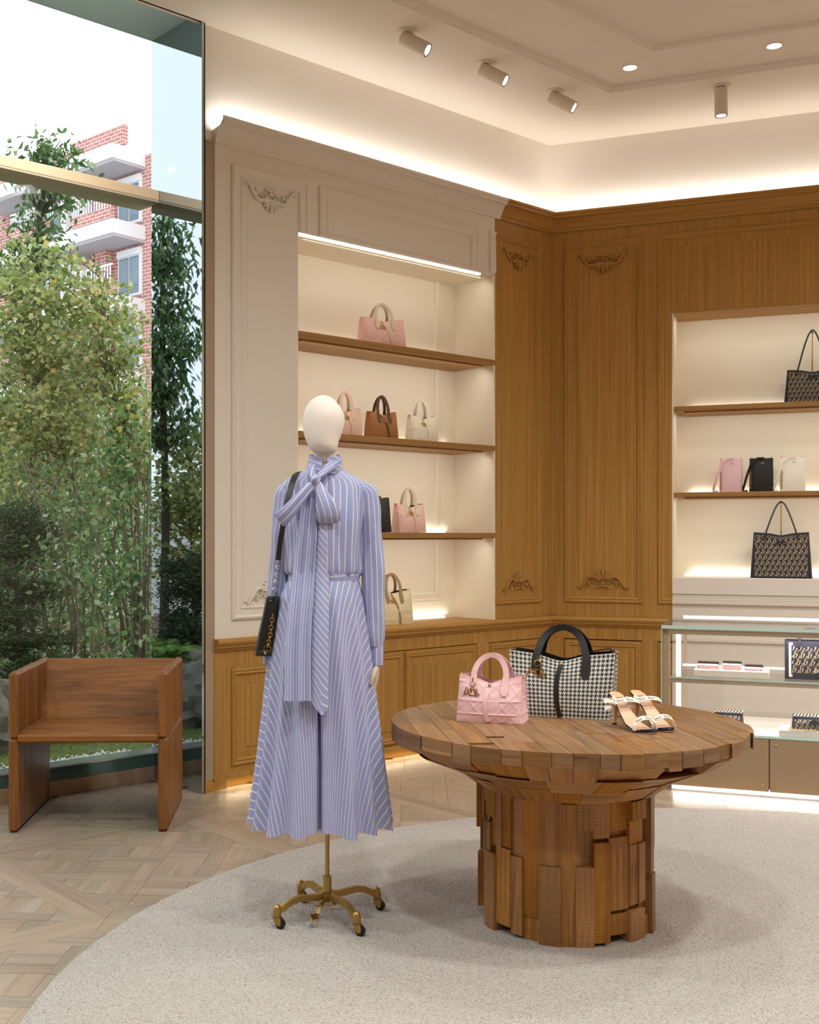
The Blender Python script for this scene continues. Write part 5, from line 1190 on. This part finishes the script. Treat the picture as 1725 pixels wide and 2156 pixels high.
for k, (x, y, r, lb) in enumerate(((-2.02, 6.95, .22, 'grey boulder at the picture edge beside the armchair'), mir(-.90, 7.45) + (.30, 'dark grey boulder mirrored beside the wall end'), mir(-1.02, 7.9) + (.30, 'mossy boulder behind the mirrored fern'))):
    m = MB(); m.ball((0, 0, 0), r, r * .8, r * .9, 36, 24); m.v = [tuple(V(p) * (1 + .38 * noise.noise(V(p) * 1.7 / r + V((k * 9, 0, 0))) + .20 * abs(noise.noise(V(p) * 3.5 / r)) + .08 * noise.noise(V(p) * 9 / r))) for p in m.v]
    o = m.build('boulder', plain('grey_stone', lin(128, 126, 116), .95, nb=1, ns=24, var=.45), None, None, 25); o.location = (x, y, .18 + r * .45); tag(o, lb, 'rock', 'garden boulders')
def fern(label, x, y, z, r, seed, n=16):
    o = thing('fern', label, 'fern', (x, y, z), 0, 'garden ferns'); R_ = random.Random(seed)
    for k in range(n):
        a = 2 * PI * k / n + R_.uniform(-.2, .2); l = r * R_.uniform(.7, 1.1); hgt = R_.uniform(.35, .9); m = MB()
        P = [V((l * q * math.cos(a), l * q * math.sin(a), l * hgt * math.sin(q * 2.2) * .75)) for q in [i / 13 for i in range(14)]]; sd = V((-math.sin(a), math.cos(a), 0))
        for i in range(1, 14):
            T = (P[i] - P[i - 1]); w_ = l * .24 * math.sin(PI * (i / 14) ** .7) + .004
            for s_ in (-1, 1): m.add([P[i - 1], P[i - 1] + T * .7, P[i] + sd * s_ * w_ + T * .9 - V((0, 0, w_ * .25)), P[i - 1] + sd * s_ * w_ * .6 + T * .1], [(0, 1, 2, 3)])
        m.build('frond', LFERN, o, None, 0, False)
fern('bright fern on the moss under the armchair', -1.58, 6.75, .17, .26, 71); fern('small bright fern at the picture edge beside the boulder', -1.93, 6.72, .16, .18, 72)
x, y = mir(-1.07, 7.55); fern('yellow green fern mirrored above the armchair arm', x, y, .50, .30, 73)
bpy.data.objects['gravel']['category'] = 'gravel'; gco['category'] = 'plants'
# ------------------------------------------------------------------ houses across the street
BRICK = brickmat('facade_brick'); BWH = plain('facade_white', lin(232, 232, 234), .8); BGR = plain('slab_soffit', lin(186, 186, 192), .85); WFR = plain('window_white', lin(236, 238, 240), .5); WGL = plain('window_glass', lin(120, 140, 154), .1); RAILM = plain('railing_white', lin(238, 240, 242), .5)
ap = thing('apartment_building', 'red brick apartment block with white balconies across the street', 'building', (-6.9, 42, 0), math.radians(-42))
def bp(name, x0, x1, y0, y1, z0, z1, m, par=None):
    mb = B(x0, x1, y0, y1, z0, z1); return mb.build(name, m, par or ap, (1, 0, 0))
bp('brick_wall', -13, 3, 0, 8, 0, 15.4, BRICK); bp('roof_parapet', -3.2, .0, -1.0, -.8, 15.6, 16.3, BRICK); bp('roof_parapet', -9, -3.2, -1.0, -.8, 15.6, 16.0, BRICK)
bp('brick_pier', -2.6, -1.9, -.35, 0, 4, 15.0, BRICK)
for q, zf in enumerate((15.6, 12.9, 10.2, 7.5, 4.8)):
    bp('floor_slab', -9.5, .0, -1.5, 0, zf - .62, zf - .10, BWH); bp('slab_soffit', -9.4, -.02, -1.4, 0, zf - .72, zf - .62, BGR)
    if q:
        bp('balcony_parapet', -6.6, -4.0, -1.55, -1.4, zf - .1, zf + .55, BRICK); bp('balcony_parapet', -2.4, .0, -1.55, -1.4, zf - .1, zf + .30, BRICK)
        for x0, x1, zb in ((-6.6, -3.4, zf + .55), (-2.4, 0, zf + .30)):
            r = bp('railing', x0, x1, -1.5, -1.45, zb + .62, zb + .68, RAILM)
            for k in range(int((x1 - x0) / .16)): bp('baluster', x0 + .16 * k, x0 + .16 * k + .035, -1.49, -1.455, zb, zb + .62, RAILM, r)
        for x0, x1 in ((-1.5, -.15), (-6.2, -4.2), (-8.6, -7.4)):
            w_ = bp('window', x0, x1, -.10, .02, zf + .1, zf + 1.85, WFR)
            bp('pane', x0 + .1, (x0 + x1) / 2 - .04, -.13, -.10, zf + .2, zf + 1.55, WGL, w_); bp('pane', (x0 + x1) / 2 + .04, x1 - .1, -.13, -.10, zf + .2, zf + 1.55, WGL, w_); bp('shutter_box', x0, x1, -.16, -.1, zf + 1.6, zf + 1.85, WFR, w_)
        bp('privacy_screen', -3.3, -3.0, -1.4, 0, zf - .1, zf + 1.5, BWH)
MB().tube([(-2.95, -.1, 4), (-2.95, -.1, 14.9)], .07, 6).build('downpipe', plain('brown_pipe', lin(92, 60, 58), .5), ap)
hb = thing('white_house', 'white rendered house at the picture edge, behind the brick block', 'building', (-15.6, 50, 0), math.radians(-30))
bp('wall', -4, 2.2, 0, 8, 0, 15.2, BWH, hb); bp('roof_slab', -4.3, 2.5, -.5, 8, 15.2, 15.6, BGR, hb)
for zf in (12.6, 9.6, 6.6):
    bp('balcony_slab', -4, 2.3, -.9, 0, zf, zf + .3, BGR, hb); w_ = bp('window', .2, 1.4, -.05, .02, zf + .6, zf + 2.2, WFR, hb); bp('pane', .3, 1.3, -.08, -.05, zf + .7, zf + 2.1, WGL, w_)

for n, (lb, ct) in {'wall_left': ('white and oak panelled wall with a lit shelf niche', 'wall'), 'wall_right': ('oak panelled end wall with a lit niche', 'wall'), 'ceiling': ('cream ceiling with two raised moulding frames', 'ceiling'), 'floor': ('oak parquet floor in woven square panels', 'floor'),
                    'window_1': ('tall shop window with a bronze transom facing the garden', 'window'), 'window_2': ('narrow grey mirror return between window and wall', 'mirror'), 'ground': ('mossy garden ground outside the window', 'ground'), 'wall_garden': ('low white wall at the back of the garden', 'wall')}.items():
    bpy.data.objects[n]['label'] = lb; bpy.data.objects[n]['category'] = ct
